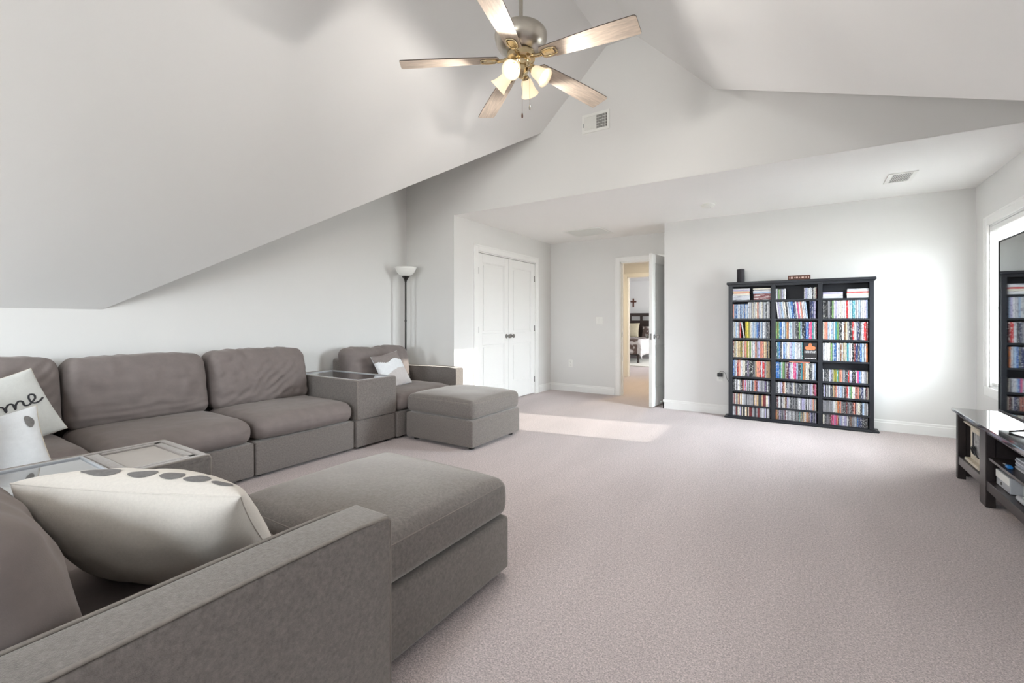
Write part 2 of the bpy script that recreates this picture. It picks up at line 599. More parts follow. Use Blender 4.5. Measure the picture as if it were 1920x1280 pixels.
# closet wall with the double-door opening
CY0, CY1, CZ = 4.755, 6.265, 2.065
b = B()
b.box(XC - 0.12, YH + 0.119, 0, XC, CY0, ZA + 0.05).box(XC - 0.12, CY1, 0, XC, YD + 0.05, ZA + 0.05).box(XC - 0.12, CY0, CZ, XC, CY1, ZA + 0.05)
struct('wall_closet', b, WALL)
struct('wall_closet_inner', B().box(XL - 0.12, YH + 0.12, 0, XL - 0.02, YD + 0.12, ZA + 0.1).box(XL - 0.05, YD + 0.05, 0, XC, YD + 0.12, ZA + 0.1), WALL)
# bookcase wall and doorway wall
struct('wall_bookcase', B().box(XK, YK, 0, XR + 0.14, YD + 0.12, ZA + 0.05), WALL)
DX0, DX1, DZ = -2.392, -1.640, 2.05                  # doorway opening
b = B()
b.box(XC - 0.05, YD, 0, DX0, YD + 0.12, ZA + 0.05).box(DX1, YD, 0, XK + 0.02, YD + 0.12, ZA + 0.05).box(DX0, YD, DZ, DX1, YD + 0.12, ZA + 0.05)
struct('wall_doorway', b, WALL)
# gable wall behind the camera with unseen windows
RW = [(-3.65, -2.75, 0.70, 1.75), (-1.08, -0.22, 1.48, 2.22)]      # x0, x1, z0, z1 of its two windows, the right one added to light the near seats
b = B()
b.box(XL, YB - 0.14, 0, RW[0][0], YB, 4).box(RW[0][1], YB - 0.14, 0, RW[1][0], YB, 4).box(RW[1][1], YB - 0.14, 0, XR + 0.14, YB, 4)
for x0, x1, z0, z1 in RW:
    b.box(x0, YB - 0.14, 0, x1, YB, z0).box(x0, YB - 0.14, z1, x1, YB, 4)
struct('wall_rear', b, WALL)
# ceilings
struct('ceiling_alcove', B().box(XL, YH + 0.119, ZA, XR + 0.14, YD + 0.12, ZA + 0.1).box(XC, YH + 0.0005, ZA, XR + 0.14, YH + 0.12, ZA + 0.002), BRIGHTCEIL)
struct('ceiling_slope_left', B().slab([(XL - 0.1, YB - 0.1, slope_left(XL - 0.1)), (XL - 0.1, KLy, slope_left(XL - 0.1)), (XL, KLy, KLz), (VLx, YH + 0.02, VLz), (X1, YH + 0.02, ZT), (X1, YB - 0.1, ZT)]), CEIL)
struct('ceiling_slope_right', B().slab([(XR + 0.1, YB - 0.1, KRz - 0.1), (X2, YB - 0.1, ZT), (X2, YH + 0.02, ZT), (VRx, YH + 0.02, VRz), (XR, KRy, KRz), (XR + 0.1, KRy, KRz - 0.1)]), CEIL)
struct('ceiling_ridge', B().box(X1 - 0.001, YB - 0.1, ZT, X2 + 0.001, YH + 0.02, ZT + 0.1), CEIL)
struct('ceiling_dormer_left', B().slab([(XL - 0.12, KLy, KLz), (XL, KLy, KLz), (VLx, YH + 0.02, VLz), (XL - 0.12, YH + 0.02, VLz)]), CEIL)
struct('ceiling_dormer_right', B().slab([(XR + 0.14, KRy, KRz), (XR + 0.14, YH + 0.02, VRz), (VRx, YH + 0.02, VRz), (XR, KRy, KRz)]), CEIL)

# hall and bedroom seen through the doorway
HY = 9.14
HX0, HX1 = -3.075, -2.25
b = B()
b.box(-3.75, HY, 0, HX0, HY + 0.12, ZA).box(HX1, HY, 0, -0.3, HY + 0.12, ZA).box(HX0, HY, 2.05, HX1, HY + 0.12, ZA)
struct('wall_hall_far', b, WALL)
struct('wall_hall_left', B().box(-3.75, YD + 0.12, 0, -3.63, HY, ZA), WALL)
struct('wall_hall_right', B().box(-0.42, YD + 0.12, 0, -0.3, HY, ZA), WALL)
struct('ceiling_hall', B().box(-3.75, YD + 0.12, ZA, -0.3, HY + 0.12, ZA + 0.1), CEIL)
struct('wall_bedroom_far', B().box(-6.2, 14.65, 0, -0.3, 14.77, ZA + 0.05), WALL)
struct('wall_bedroom_left', B().box(-6.2, HY + 0.12, 0, -6.08, 14.65, ZA), WALL)
struct('wall_bedroom_right', B().box(-0.42, HY + 0.12, 0, -0.3, 14.65, ZA), WALL)
struct('wall_bedroom_near', B().box(-6.2, HY + 0.0, 0, -3.74, HY + 0.12, ZA), WALL)
struct('ceiling_bedroom', B().box(-6.2, HY + 0.12, ZA, -0.3, 14.77, ZA + 0.1), CEIL)
lamp('hall_ceiling_light', 'AREA', (-2.0, 8.0, 2.36), 15, (1.0, 0.82, 0.54), (0, 0, -1), shape='DISK', size=0.3)
lamp('bedroom_fill_light', 'AREA', (-0.5, 12.4, 1.5), 60, (0.93, 0.96, 1.0), (-1, 0, 0), shape='RECTANGLE', size=1.8, size_y=1.4)  # added area lamp brightens the bedroom; no window is built there

# ------------------------------------------------------------------ baseboards and casings
BH, BT = 0.118, 0.015
def skirt(name, x0, y0, x1, y1, nx, ny):
    """baseboard along a wall line, its profile standing out along the normal (nx, ny)"""
    b = B()
    dx, dy = x1 - x0, y1 - y0
    L = math.hypot(dx, dy)
    prof = [(0, 0), (BT, 0), (BT, BH * 0.74), (BT * 0.62, BH * 0.80), (BT * 0.62, BH * 0.92), (BT * 0.3, BH), (0, BH)]
    v0 = [b.bm.verts.new((x0 + nx * p, y0 + ny * p, z)) for p, z in prof]
    v1 = [b.bm.verts.new((x1 + nx * p, y1 + ny * p, z)) for p, z in prof]
    n = len(prof)
    b.bm.faces.new(v0); b.bm.faces.new(v1[::-1])
    for i in range(n):
        b.bm.faces.new([v0[i], v0[(i + 1) % n], v1[(i + 1) % n], v1[i]])
    return struct(name, b, TRIM)

skirt('baseboard_bookcase', XK - BT, YK, XR, YK, 0, -1)
skirt('baseboard_return', XK, YK - BT, XK, YD, -1, 0)
skirt('baseboard_doorway', XC, YD, DX0 - 0.088, YD, 0, -1)
skirt('baseboard_closet', XC, CY1 + 0.112, XC, YD, 1, 0)
skirt('baseboard_closet_near', XC, YH, XC, CY0 - 0.086, 1, 0)
skirt('baseboard_header', XL, YH, XC + BT, YH, 0, -1)
skirt('baseboard_left', XL, YB, XL, YH, 1, 0)
skirt('baseboard_right', XR, YB, XR, YK, -1, 0)
skirt('baseboard_hall', -3.6, HY, HX0 - 0.08, HY, 0, -1)
skirt('baseboard_bedroom', -6.08, 14.65, -0.42, 14.65, 0, -1)

def casing_x(name, x, y0, y1, z0, z1, wd, s, bottom=False):
    """casing around an opening in a wall x = const, s = side it stands out to"""
    b = B()
    t = 0.018 * s
    b.box(x, y0 - wd, z0, x + t, y0, z1 + wd, 0.004)
    b.box(x, y1, z0, x + t, y1 + wd, z1 + wd, 0.004)
    b.box(x, y0 - 0.002, z1, x + t, y1 + 0.002, z1 + wd, 0.004)
    b.box(x, y0 - wd * 0.98, z1 + wd * 0.72, x + t * 1.3, y1 + wd * 0.98, z1 + wd * 0.96, 0.003)
    b.box(x, y0 - wd * 0.96, z0, x + t * 1.3, y0 - wd * 0.72, z1 + wd * 0.9, 0.003)
    b.box(x, y1 + wd * 0.72, z0, x + t * 1.3, y1 + wd * 0.96, z1 + wd * 0.9, 0.003)
    # jamb lining
    d = 0.12
    b.box(x - s * d, y0 - 0.001, z0, x, y0 + 0.012, z1)
    b.box(x - s * d, y1 - 0.012, z0, x, y1 + 0.001, z1)
    b.box(x - s * d, y0, z1 - 0.012, x, y1, z1 + 0.001)
    if bottom:
        b.box(x, y0 - wd, z0 - wd, x + t, y1 + wd, z0, 0.004)
        b.box(x - s * d, y0, z0 - 0.001, x, y1, z0 + 0.012)
    return struct(name, b, TRIM)

def casing_y(name, y, x0, x1, z1, wd, s, d=0.12):
    b = B()
    t = 0.018 * s
    b.box(x0 - wd, y, 0, x0, y + t, z1 + wd, 0.004)
    b.box(x1, y, 0, x1 + wd, y + t, z1 + wd, 0.004)
    b.box(x0 - 0.002, y, z1, x1 + 0.002, y + t, z1 + wd, 0.004)
    b.box(x0 - wd * 0.98, y, z1 + wd * 0.72, x1 + wd * 0.98, y + t * 1.3, z1 + wd * 0.96, 0.003)
    b.box(x0 - wd * 0.96, y, 0, x0 - wd * 0.72, y + t * 1.3, z1 + wd * 0.9, 0.003)
    b.box(x1 + wd * 0.72, y, 0, x1 + wd * 0.96, y + t * 1.3, z1 + wd * 0.9, 0.003)
    b.box(x0 - 0.001, y - s * d, 0, x0 + 0.014, y, z1)
    b.box(x1 - 0.014, y - s * d, 0, x1 + 0.001, y, z1)
    b.box(x0, y - s * d, z1 - 0.014, x1, y, z1 + 0.001)
    # door stop strip
    b.box(x0 + 0.014, y - s * 0.075, 0, x0 + 0.026, y - s * 0.05, z1 - 0.014)
    return struct(name, b, TRIM)

casing_x('trim_1', XC, CY0, CY1, 0, CZ, 0.086, 1)
casing_y('trim_2', YD, DX0, DX1, DZ, 0.079, -1)
casing_y('trim_3', HY, HX0, HX1, 2.05, 0.07, -1)

# ------------------------------------------------------------------ doors
def door_leaf(root, wdt, hgt, th, knob_x, both_knobs=True):
    """two-panel door in its own frame: x along the width from the hinge, y thickness, z up"""
    st = 0.105
    zs = [0.0, 0.24, 0.82, 0.965, hgt - 0.115, hgt]
    B().box(0, 0, 0, st, th, hgt, 0.002).to('stile', DOORW, root)
    B().box(wdt - st, 0, 0, wdt, th, hgt, 0.002).to('stile', DOORW, root)
    for a, c in ((zs[0], zs[1]), (zs[2], zs[3]), (zs[4], zs[5])):
        B().box(st, 0.0004, a, wdt - st, th - 0.0004, c, 0.002).to('rail', DOORW, root)
    for a, c in ((zs[1], zs[2]), (zs[3], zs[4])):
        p = B()
        p.box(st, th * 0.32, a, wdt - st, th * 0.68, c)
        for y0, y1 in ((0.006, th * 0.32), (th * 0.68, th - 0.006)):
            p.box(st + 0.035, y0, a + 0.035, wdt - st - 0.035, y1, c - 0.035, 0.005)
        for y0, y1 in ((0.003, th * 0.32), (th * 0.68, th - 0.003)):
            for (u0, w0, u1, w1) in ((st, a, st + 0.012, c), (wdt - st - 0.012, a, wdt - st, c), (st, a, wdt - st, a + 0.012), (st, c - 0.012, wdt - st, c)):
                p.box(u0, y0, w0, u1, y1, w1, 0.003)
        p.to('panel', DOORW, root)

def knob(root, x, y, z, s):
    """round knob with rosette standing out along s*y"""
    k = B()
    k.lathe([(0, 0), (0.030, 0), (0.032, 0.003), (0.028, 0.007), (0.012, 0.009), (0.010, 0.028), (0.016, 0.034), (0.026, 0.042), (0.029, 0.052), (0.025, 0.062), (0.012, 0.067), (0, 0.068)], 20, (x, y, z), (0, s, 0))
    k.to('knob', HINGE, root, True)

LW = (CY1 - CY0 - 0.024 - 0.008) / 2
for i in (0, 1):
    d = thing('door_%d' % (i + 1), None, None, kind='structure')
    # leaf front face is near the closet wall plane, hinge at the outer jamb
    if i == 0:
        d.location = (XC - 0.010, CY0 + 0.0135, 0.012); d.rotation_euler = (0, 0, R(90))
        door_leaf(d, LW, CZ - 0.03, 0.04, 0)
        knob(d, LW - 0.055, -0.0, 0.92, -1)
        hx, hy = 0.0, -0.006
    else:
        d.location = (XC - 0.050, CY1 - 0.0135, 0.012); d.rotation_euler = (0, 0, R(-90))
        door_leaf(d, LW, CZ - 0.03, 0.04, 0)
        knob(d, LW - 0.055, 0.04, 0.92, 1)
        hx, hy = 0.0, 0.046
    if i == 0:
        hy = -0.006
    for z in (0.22, 1.02, 1.80):
        B().cyl((hx, hy, z - 0.045), (hx, hy, z + 0.045), 0.007, seg=10).box(hx - 0.012, hy - 0.003, z - 0.042, hx + 0.014, hy + 0.003, z + 0.042).to('hinge', HINGE, d)
# door 1 rotated +90: local +x -> world +y, local +y -> world -x, so its outer face is y = 0; door 2 is mirrored

# open door between the room and the hall
d3 = thing('door_3', None, None, kind='structure')
hinge = Vector((DX1 - 0.020, YD - 0.012, 0.012))
free = Vector((-1.735, 6.055))
ang = math.atan2(free.y - hinge.y, free.x - hinge.x)
d3.location = hinge; d3.rotation_euler = (0, 0, ang)
D3W = 0.735
door_leaf(d3, D3W, 2.03, 0.044, 0)
knob(d3, D3W - 0.062, 0.0, 0.93, -1)
knob(d3, D3W - 0.062, 0.044, 0.93, 1)
B().box(D3W - 0.001, 0.010, 0.89, D3W + 0.0015, 0.034, 0.97).cyl((D3W, 0.022, 0.93), (D3W + 0.008, 0.022, 0.93), 0.007, seg=10).to('latch_plate', HINGE, d3)
for z in (0.22, 1.02, 1.80):
    B().cyl((0.0, 0.05, z - 0.045), (0.0, 0.05, z + 0.045), 0.007, seg=10).to('hinge', HINGE, d3)
B().box(DX0 + 0.013, YD + 0.03, 0.90, DX0 + 0.016, YD + 0.055, 0.97, 0).to('strike_plate', HINGE)
o = bpy.data.objects['strike_plate']; o.parent = bpy.data.objects['trim_2']
# spring door stop on the return baseboard
o = thing('door_stop', 'small white spring door stop on baseboard behind the open door', 'door stop', (XK - BT, 6.26, 0.055))
pts = [(-0.006 - 0.05 * t / 40, 0.007 * math.cos(t * 1.2), 0.007 * math.sin(t * 1.2)) for t in range(41)]
B().tube(pts, 0.0015, 5).cyl((0, 0, 0), (-0.008, 0, 0), 0.010, seg=12).to('spring', NICKEL, o)
B().cyl((-0.056, 0, 0), (-0.072, 0, 0), 0.009, 0.008, seg=12).to('rubber_tip', WHITEP, o)

# ------------------------------------------------------------------ windows
wn = thing('window_1', None, None, kind='structure')
casing_o = casing_x('window_casing', XR, WY0, WY1, WZ0, WZ1, 0.085, -1, bottom=True)
del casing_o['kind']; casing_o.parent = wn
b = B()
for (y0, y1, z0, z1) in ((WY0, WY1, WZ0, WZ0 + 0.05), (WY0, WY1, WZ1 - 0.05, WZ1), (WY0, WY0 + 0.05, WZ0, WZ1), (WY1 - 0.05, WY1, WZ0, WZ1), (WY0, WY1, 1.255, 1.30)):
    b.box(XR + 0.085, y0, z0, XR + 0.125, y1, z1, 0.003)
b.to('sash_frame', TRIM, wn)
B().box(XR + 0.100, WY0 + 0.04, WZ0 + 0.04, XR + 0.104, WY1 - 0.04, 1.262).to('pane', DIMPANE, wn)
B().box(XR + 0.100, WY0 + 0.04, 1.295, XR + 0.104, WY1 - 0.04, WZ1 - 0.04).to('pane', DIMPANE, wn)
B().box(XR + 0.008, WY0 + 0.014, WZ1 - 0.058, XR + 0.066, WY1 - 0.014, WZ1 - 0.014, 0.004).to('blind_headrail', TRIM, wn)
sl = None
SLW = 0.050
nsl = int((WZ1 - 0.06 - WZ0 - 0.06) / 0.043)
for i in range(nsl + 1):
    z = WZ1 - 0.075 - i * 0.043
    if sl is None:
        s_ = B()
        L = WY1 - WY0 - 0.034
        prof = [(-SLW / 2, 0), (-SLW / 4, 0.0022), (0, 0.003), (SLW / 4, 0.0022), (SLW / 2, 0), (SLW / 4, -0.0006), (0, 0.0002), (-SLW / 4, -0.0006)]
        s_.prism(prof, 'y', -L / 2, L / 2)
        sl = s_.to('blind_slat', TRIM, wn)
        o = sl
    else:
        o = sl.copy(); COL.objects.link(o); o.parent = wn
    o.location = (XR + 0.038, (WY0 + WY1) / 2, z)
    o.rotation_euler = (0, R(-18), 0)
zb = WZ1 - 0.075 - (nsl + 1) * 0.043
B().box(XR + 0.014, WY0 + 0.018, zb - 0.012, XR + 0.064, WY1 - 0.018, zb + 0.012, 0.004).to('blind_bottom_rail', TRIM, wn)
for y in (WY0 + 0.16, WY1 - 0.16):
    B().box(XR + 0.0125, y - 0.001, zb, XR + 0.0135, y + 0.001, WZ1 - 0.05).to('blind_cord', TRIM, wn)
# gable windows outside the view; the right one is added to light the room
for k_, (rx0, rx1, rz0, rz1) in enumerate(RW):
    wn2 = thing('window_%d' % (k_ + 2), None, None, kind='structure')
    b = B()
    zm = (rz0 + rz1) / 2
    for (x0, x1, z0, z1) in ((rx0, rx1, rz0, rz0 + 0.04), (rx0, rx1, rz1 - 0.04, rz1), (rx0, rx0 + 0.04, rz0, rz1), (rx1 - 0.04, rx1, rz0, rz1), (rx0, rx1, zm - 0.018, zm + 0.018)):
        b.box(x0, YB - 0.11, z0, x1, YB - 0.07, z1, 0.003)
    b.to('sash_frame', TRIM, wn2)
    B().box(rx0 + 0.03, YB - 0.092, rz0 + 0.03, rx1 - 0.03, YB - 0.088, rz1 - 0.03).to('pane', PANE, wn2)

# ------------------------------------------------------------------ sectional sofa
SECT = 'grey sectional sofa pieces'

def wrinkle(p, seed, amp, fx, fy, fz):
    return amp * noise.noise(Vector((p.x * fx + seed * 3.1, p.y * fy + seed * 1.7, p.z * fz)))

def seat_fn(seed, hx, hy, hz, dome=0.018, front=0.03, amp=0.006):
    def fn(p, u):
        wx = max(0.0, 1 - u.x ** 4); wy = max(0.0, 1 - u.y ** 4)
        q = p.copy()
        if u.z > 0:
            q.z += dome * wx * wy * u.z
        # cloth pulled round and sagging over the front edge
        if u.y > 0:
            q.y += front * u.y * (1 - max(-1, min(1, u.z)) ** 2) * (0.4 + 0.6 * wx)
            q.z -= 0.022 * max(0, u.y) ** 6 * max(0, u.z) * (0.6 + 0.4 * abs(u.x) ** 3)
        # narrowing towards the front corners
        q.x *= 1 - 0.03 * max(0, u.y) ** 4
        d = wrinkle(p, seed, amp, 5, 11, 16) + wrinkle(p, seed + 9, amp * 0.5, 22, 26, 6)
        q.z += d * (0.5 + 0.5 * abs(u.y))
        q.y += 0.7 * wrinkle(p, seed + 4, amp, 16, 6, 20) * max(0, u.y)
        q.y += 0.0035 * math.sin(p.x * 95 + 4 * noise.noise(Vector((p.x * 5, seed, p.z * 9)))) * max(0, u.y) ** 3 * max(0.0, noise.noise(Vector((p.x * 3.1, seed * 1.3, 0.2))) + 0.15) * 2
        return q
    return fn

def back_fn(seed, lean, bulge=0.05, amp=0.006, dip=0.0, diag=0.0):
    def fn(p, u):
        q = p.copy()
        wx = max(0.0, 1 - u.x ** 4); wz = max(0.0, 1 - u.z ** 2)
        if u.y > 0:
            q.y += bulge * wx * wz * u.y
        if u.z > 0:
            q.z += 0.018 * wx * u.z - dip * u.z * math.exp(-((u.x - 0.05) / 0.22) ** 2)
        # rounded shoulders and a little slump at the foot
        q.x *= 1 - 0.035 * max(0, u.z) ** 3
        q.y -= lean * (u.z + 1)
        a = amp * (0.35 + 0.65 * max(0, -u.z))
        q.y += a * 1.3 * noise.noise(Vector((p.x * 4 + seed, p.y * 3, p.z * 24 + p.x * diag))) * max(0, u.y)
        q.y += amp * 0.8 * noise.noise(Vector((p.x * 14 + p.z * diag * 1.2, seed * 2.3, p.z * 14 - p.x * diag))) * max(0, u.y)
        q.z += amp * 0.7 * noise.noise(Vector((p.x * 16, seed, 3.3))) * max(0, u.z)
        # cloth folds: ridges lying across the foot of the cushion, or running slantwise from one side
        wob = noise.noise(Vector((p.x * 3 + seed, p.z * 3, 0.5)))
        if diag:
            t = p.x * 0.72 + p.z * 0.70
            s_ = -p.x * 0.70 + p.z * 0.72
            mask = math.exp(-((t + 0.10 + 0.1 * wob) / 0.13) ** 2) * (1 / (1 + math.exp(-(s_ + 0.12) * 14)))
            ridge = math.sin(t * 105 + wob * 5 + s_ * 6)
        else:
            mask = math.exp(-((u.z + 0.72) / 0.30) ** 2) * (1 - 0.6 * abs(u.x + 0.2))
            ridge = math.sin(p.z * 120 + wob * 6 + p.x * 5)
        q.y += 0.0065 * mask * ridge * max(0, u.y) * (0.6 + 0.8 * abs(wob))
        return q
    return fn

def feet(root, w, d, z=0.03):
    for x in (-w / 2 + 0.07, w / 2 - 0.07):
        for y in (0.08, d - 0.08):
            B().lathe([(0, 0), (0.026, 0), (0.028, 0.006), (0.024, z), (0, z)], 14, (x, y, 0)).to('foot', FOOTM, root, True)

BZ0, BZ1 = 0.022, 0.262      # upholstered base
SZT = 0.435                  # seat height

def base_part(root, w, d, z1=BZ1):
    B().soft(-w / 2, 0.0, BZ0, w / 2, d, z1, 0.012, (3, 3, 2), 2).to('base', VELVET, root, True)

def armless(name, label, loc, rotz, w, d, seed, back=True, top=0.885, dip=0.0, amp=0.006, diag=0.0, back_y=0.375):
    o = thing(name, label, 'sofa', loc, rotz, SECT)
    base_part(o, w - 0.006, d)
    B().soft(-w / 2 + 0.004, 0.20, BZ1 + 0.001, w / 2 - 0.004, d + 0.004, SZT, 0.07, (30, 28, 8), 4, seat_fn(seed, w / 2, d / 2, 0.1, amp=amp)).to('seat_cushion', TAUPE, o, 'all')
    if back:
        B().soft(-w / 2 + 0.01, 0.0, BZ1 + 0.001, w / 2 - 0.01, 0.14, 0.74, 0.03, (3, 2, 3), 3).to('back_frame', VELVET, o, 'all')
        B().soft(-w / 2 + 0.008, 0.135, SZT - 0.01, w / 2 - 0.008, back_y, top, 0.07, (44, 4, 56), 5, back_fn(seed, 0.045, 0.045, amp * 2.0, dip, diag)).to('back_cushion', TAUPE, o, 'all')
    feet(o, w, d, BZ0 + 0.002)
    return o

W0 = XL + 0.055              # back of the row on the left wall
DEP = 1.0
s1 = armless('armless_sofa', 'armless grey sofa seat between the corner seat and another armless seat', (W0, (0.90 + 1.765) / 2, 0), R(-90), 0.865, DEP, 3, amp=0.006)
s2 = armless('armless_sofa', 'armless grey sofa seat with diagonal creases, beside the glass topped console', (W0, (1.77 + 2.635) / 2, 0), R(-90), 0.865, DEP, 8, amp=0.007, diag=14)

# corner seat
cs = thing('corner_sofa', 'grey corner sofa seat holding the pillow with handwriting', 'sofa', (W0 + 0.5, -0.12, 0), 0, SECT)
base_part(cs, 1.0, 1.012)
B().soft(-0.30, 0.20, BZ1 + 0.001, 0.496, 1.012, SZT, 0.07, (14, 14, 4), 4, seat_fn(5, 0.4, 0.4, 0.1, front=0.0)).to('seat_cushion', TAUPE, cs, 'all')
B().soft(-0.496, 0.0, BZ1 + 0.001, 0.496, 0.13, 0.74, 0.03, (3, 2, 3), 3).to('back_frame', VELVET, cs, 'all')
B().soft(-0.496, 0.13, BZ1 + 0.001, -0.37, 1.01, 0.74, 0.03, (2, 3, 3), 3).to('back_frame', VELVET, cs, 'all')
M90 = Matrix.Translation((-0.5, 0.575, 0)) @ Matrix.Rotation(R(-90), 4, 'Z')
B().soft(-0.445, 0.135, SZT - 0.01, 0.425, 0.375, 0.91, 0.07, (44, 4, 50), 5, back_fn(21, 0.045, 0.05, 0.012, 0.0, 6)).to('back_cushion', TAUPE, cs, 'all', M90)
B().soft(-0.12, 0.135, SZT - 0.01, 0.49, 0.375, 0.88, 0.085, (14, 4, 14), 5, back_fn(22, 0.045, 0.05, 0.008)).to('back_cushion', TAUPE, cs, 'all')
feet(cs, 1.0, 1.0, BZ0 + 0.002)

# near row, facing the far wall
nx0, nx1 = W0 + 1.005, -2.43
s3 = armless('armless_sofa', 'armless grey sofa seat between the corner seat and the console with tray inlay', ((nx0 + nx1) / 2, -0.12, 0), 0, nx1 - nx0 - 0.004, DEP, 12)

def console(name, label, loc, rotz, w, d, tray):
    o = thing(name, label, 'console', loc, rotz, SECT)
    zt = 0.620
    B().soft(-w / 2, 0, BZ0, w / 2, d - 0.012, BZ1, 0.010, (2, 3, 2), 2).to('base', VELVET, o, True)
    body = B().soft(-w / 2, 0, BZ1 + 0.004, w / 2, d, zt - 0.012, 0.014, (4, 8, 4), 3).to('body', VELVET, o, True)
    rim = 0.042
    # padded rim round the sunken glass
    g0, g1 = 0.10, (d - 0.30 if tray else d - rim)
    r_ = B()
    r_.soft(-w / 2, 0, zt - 0.030, -w / 2 + rim, d, zt, 0.012, (2, 8, 1), 3)
    r_.soft(w / 2 - rim, 0, zt - 0.030, w / 2, d, zt, 0.012, (2, 8, 1), 3)
    r_.soft(-w / 2 + 0.02, d - rim, zt - 0.030, w / 2 - 0.02, d, zt, 0.012, (3, 2, 1), 3)
    r_.soft(-w / 2 + 0.02, 0, zt - 0.030, w / 2 - 0.02, g0, zt, 0.012, (3, 2, 1), 3)
    r_.to('padded_rim', VELVET, o, 'all')
    B().box(-w / 2 + rim - 0.004, g0 - 0.004, zt - 0.012, w / 2 - rim + 0.004, g1 + 0.004, zt - 0.004, 0.001).to('glass_top', TABLEGLASS, o)
    b = B()
    for (x0, y0, x1, y1) in ((-w / 2 + rim - 0.008, g0 - 0.008, -w / 2 + rim, g1 + 0.008), (w / 2 - rim, g0 - 0.008, w / 2 - rim + 0.008, g1 + 0.008), (-w / 2 + rim, g0 - 0.008, w / 2 - rim, g0), (-w / 2 + rim, g1, w / 2 - rim, g1 + 0.008)):
        b.box(x0, y0, zt - 0.014, x1, y1, zt + 0.002, 0.001)
    b.to('glass_edging', GREYP, o)
    if tray:
        t = B()
        t.soft(-w / 2 + rim - 0.01, g1 + 0.008, zt - 0.030, w / 2 - rim + 0.01, g1 + 0.06, zt - 0.001, 0.010, (3, 2, 1), 2)
        t.soft(-w / 2 + rim - 0.01, g1 + 0.06, zt - 0.030, -w / 2 + rim + 0.03, d - rim + 0.01, zt - 0.001, 0.010, (2, 3, 1), 2)
        t.soft(w / 2 - rim - 0.03, g1 + 0.06, zt - 0.030, w / 2 - rim + 0.01, d - rim + 0.01, zt - 0.001, 0.010, (2, 3, 1), 2)
        t.soft(-w / 2 + rim - 0.01, d - rim - 0.03, zt - 0.030, w / 2 - rim + 0.01, d - rim + 0.01, zt - 0.001, 0.010, (3, 2, 1), 2)
        t.to('tray_border', VELVET, o, 'all')
        B().box(-w / 2 + rim + 0.024, g1 + 0.052, zt - 0.014, w / 2 - rim - 0.024, d - rim - 0.024, zt - 0.006, 0.002).to('tray_inlay', mat('pale tray inlay', (176, 169, 162), 0.35, var=0.05), o)
    # piping down the front edges
    p = B()
    for x in (-w / 2 + 0.004, w / 2 - 0.004):
        p.tube([(x, d - 0.004, BZ1 + 0.01), (x, d - 0.004, zt - 0.014), (x, d - 0.014, zt - 0.003), (x, 0.02, zt - 0.003)], 0.0042, 8)
    p.to('piping', PIPING, o, 'all')
    feet(o, w, d, BZ0 + 0.002)
    return o

console('sofa_console', 'grey upholstered console with a plain glass top, between sofa seat and far armchair', (W0, (2.645 + 3.10) / 2, 0), R(-90), 0.452, DEP + 0.025, False)
console('sofa_console', 'grey upholstered console with glass top and square pale tray inlay', (-2.21, -0.12, 0), 0, 0.432, 1.0, True)

def armchair(name, label, loc, rotz, w, d, arm_side, arm_w, seed, top, dip, arm_top=0.608, back_y=0.375):
    """seat of width w, one track arm on side arm_side (+1: local +x)"""
    o = armless(name, label, loc, rotz, w, d, seed, True, top, dip, back_y=back_y)
    x0 = w / 2 if arm_side > 0 else -w / 2 - arm_w
    x1 = x0 + arm_w
    a = B()
    def armfn(p, u):
        q = p.copy()
        # the arm top falls gently towards the front
        q.z += 0.006 * math.sin(u.y * 2.2) * max(0, u.z)
        return q
    a.soft(x0, 0.0, BZ0, x1, d + 0.004, arm_top, 0.014, (3, 14, 6), 3, armfn)
    arm = a.to('armrest', VELVET, o, 'all')
    p = B()
    for x in (x0 + 0.005, x1 - 0.005):
        pts = [(x, d + 0.001, BZ0 + 0.01), (x, d + 0.001, arm_top - 0.012), (x, d - 0.010, arm_top - 0.001)] + [(x, d * t, arm_top + 0.0015 + 0.006 * math.sin((2 * t - 1) * 2.2)) for t in (0.9, 0.8, 0.7, 0.6, 0.5, 0.4, 0.3, 0.2, 0.1, 0.02)]
        p.tube(pts, 0.0045, 8)
    p.to('piping', PIPING, arm, 'all')
    return o

armchair('armchair', 'grey one armed sofa chair by the floor lamp with small tricolour pillow', (W0, (3.108 + 3.988) / 2, 0), R(-90), 0.88, DEP + 0.03, -1, 0.132, 15, 0.845, 0.03)
NCX0, NCX1 = -1.985, -1.118
armchair('armchair', 'grey one armed sofa chair holding the leaf print linen pillow', ((NCX0 + NCX1) / 2, -0.12, 0), 0, NCX1 - NCX0, 1.0, 1, 0.150, 18, 0.800, 0.0, back_y=0.425)

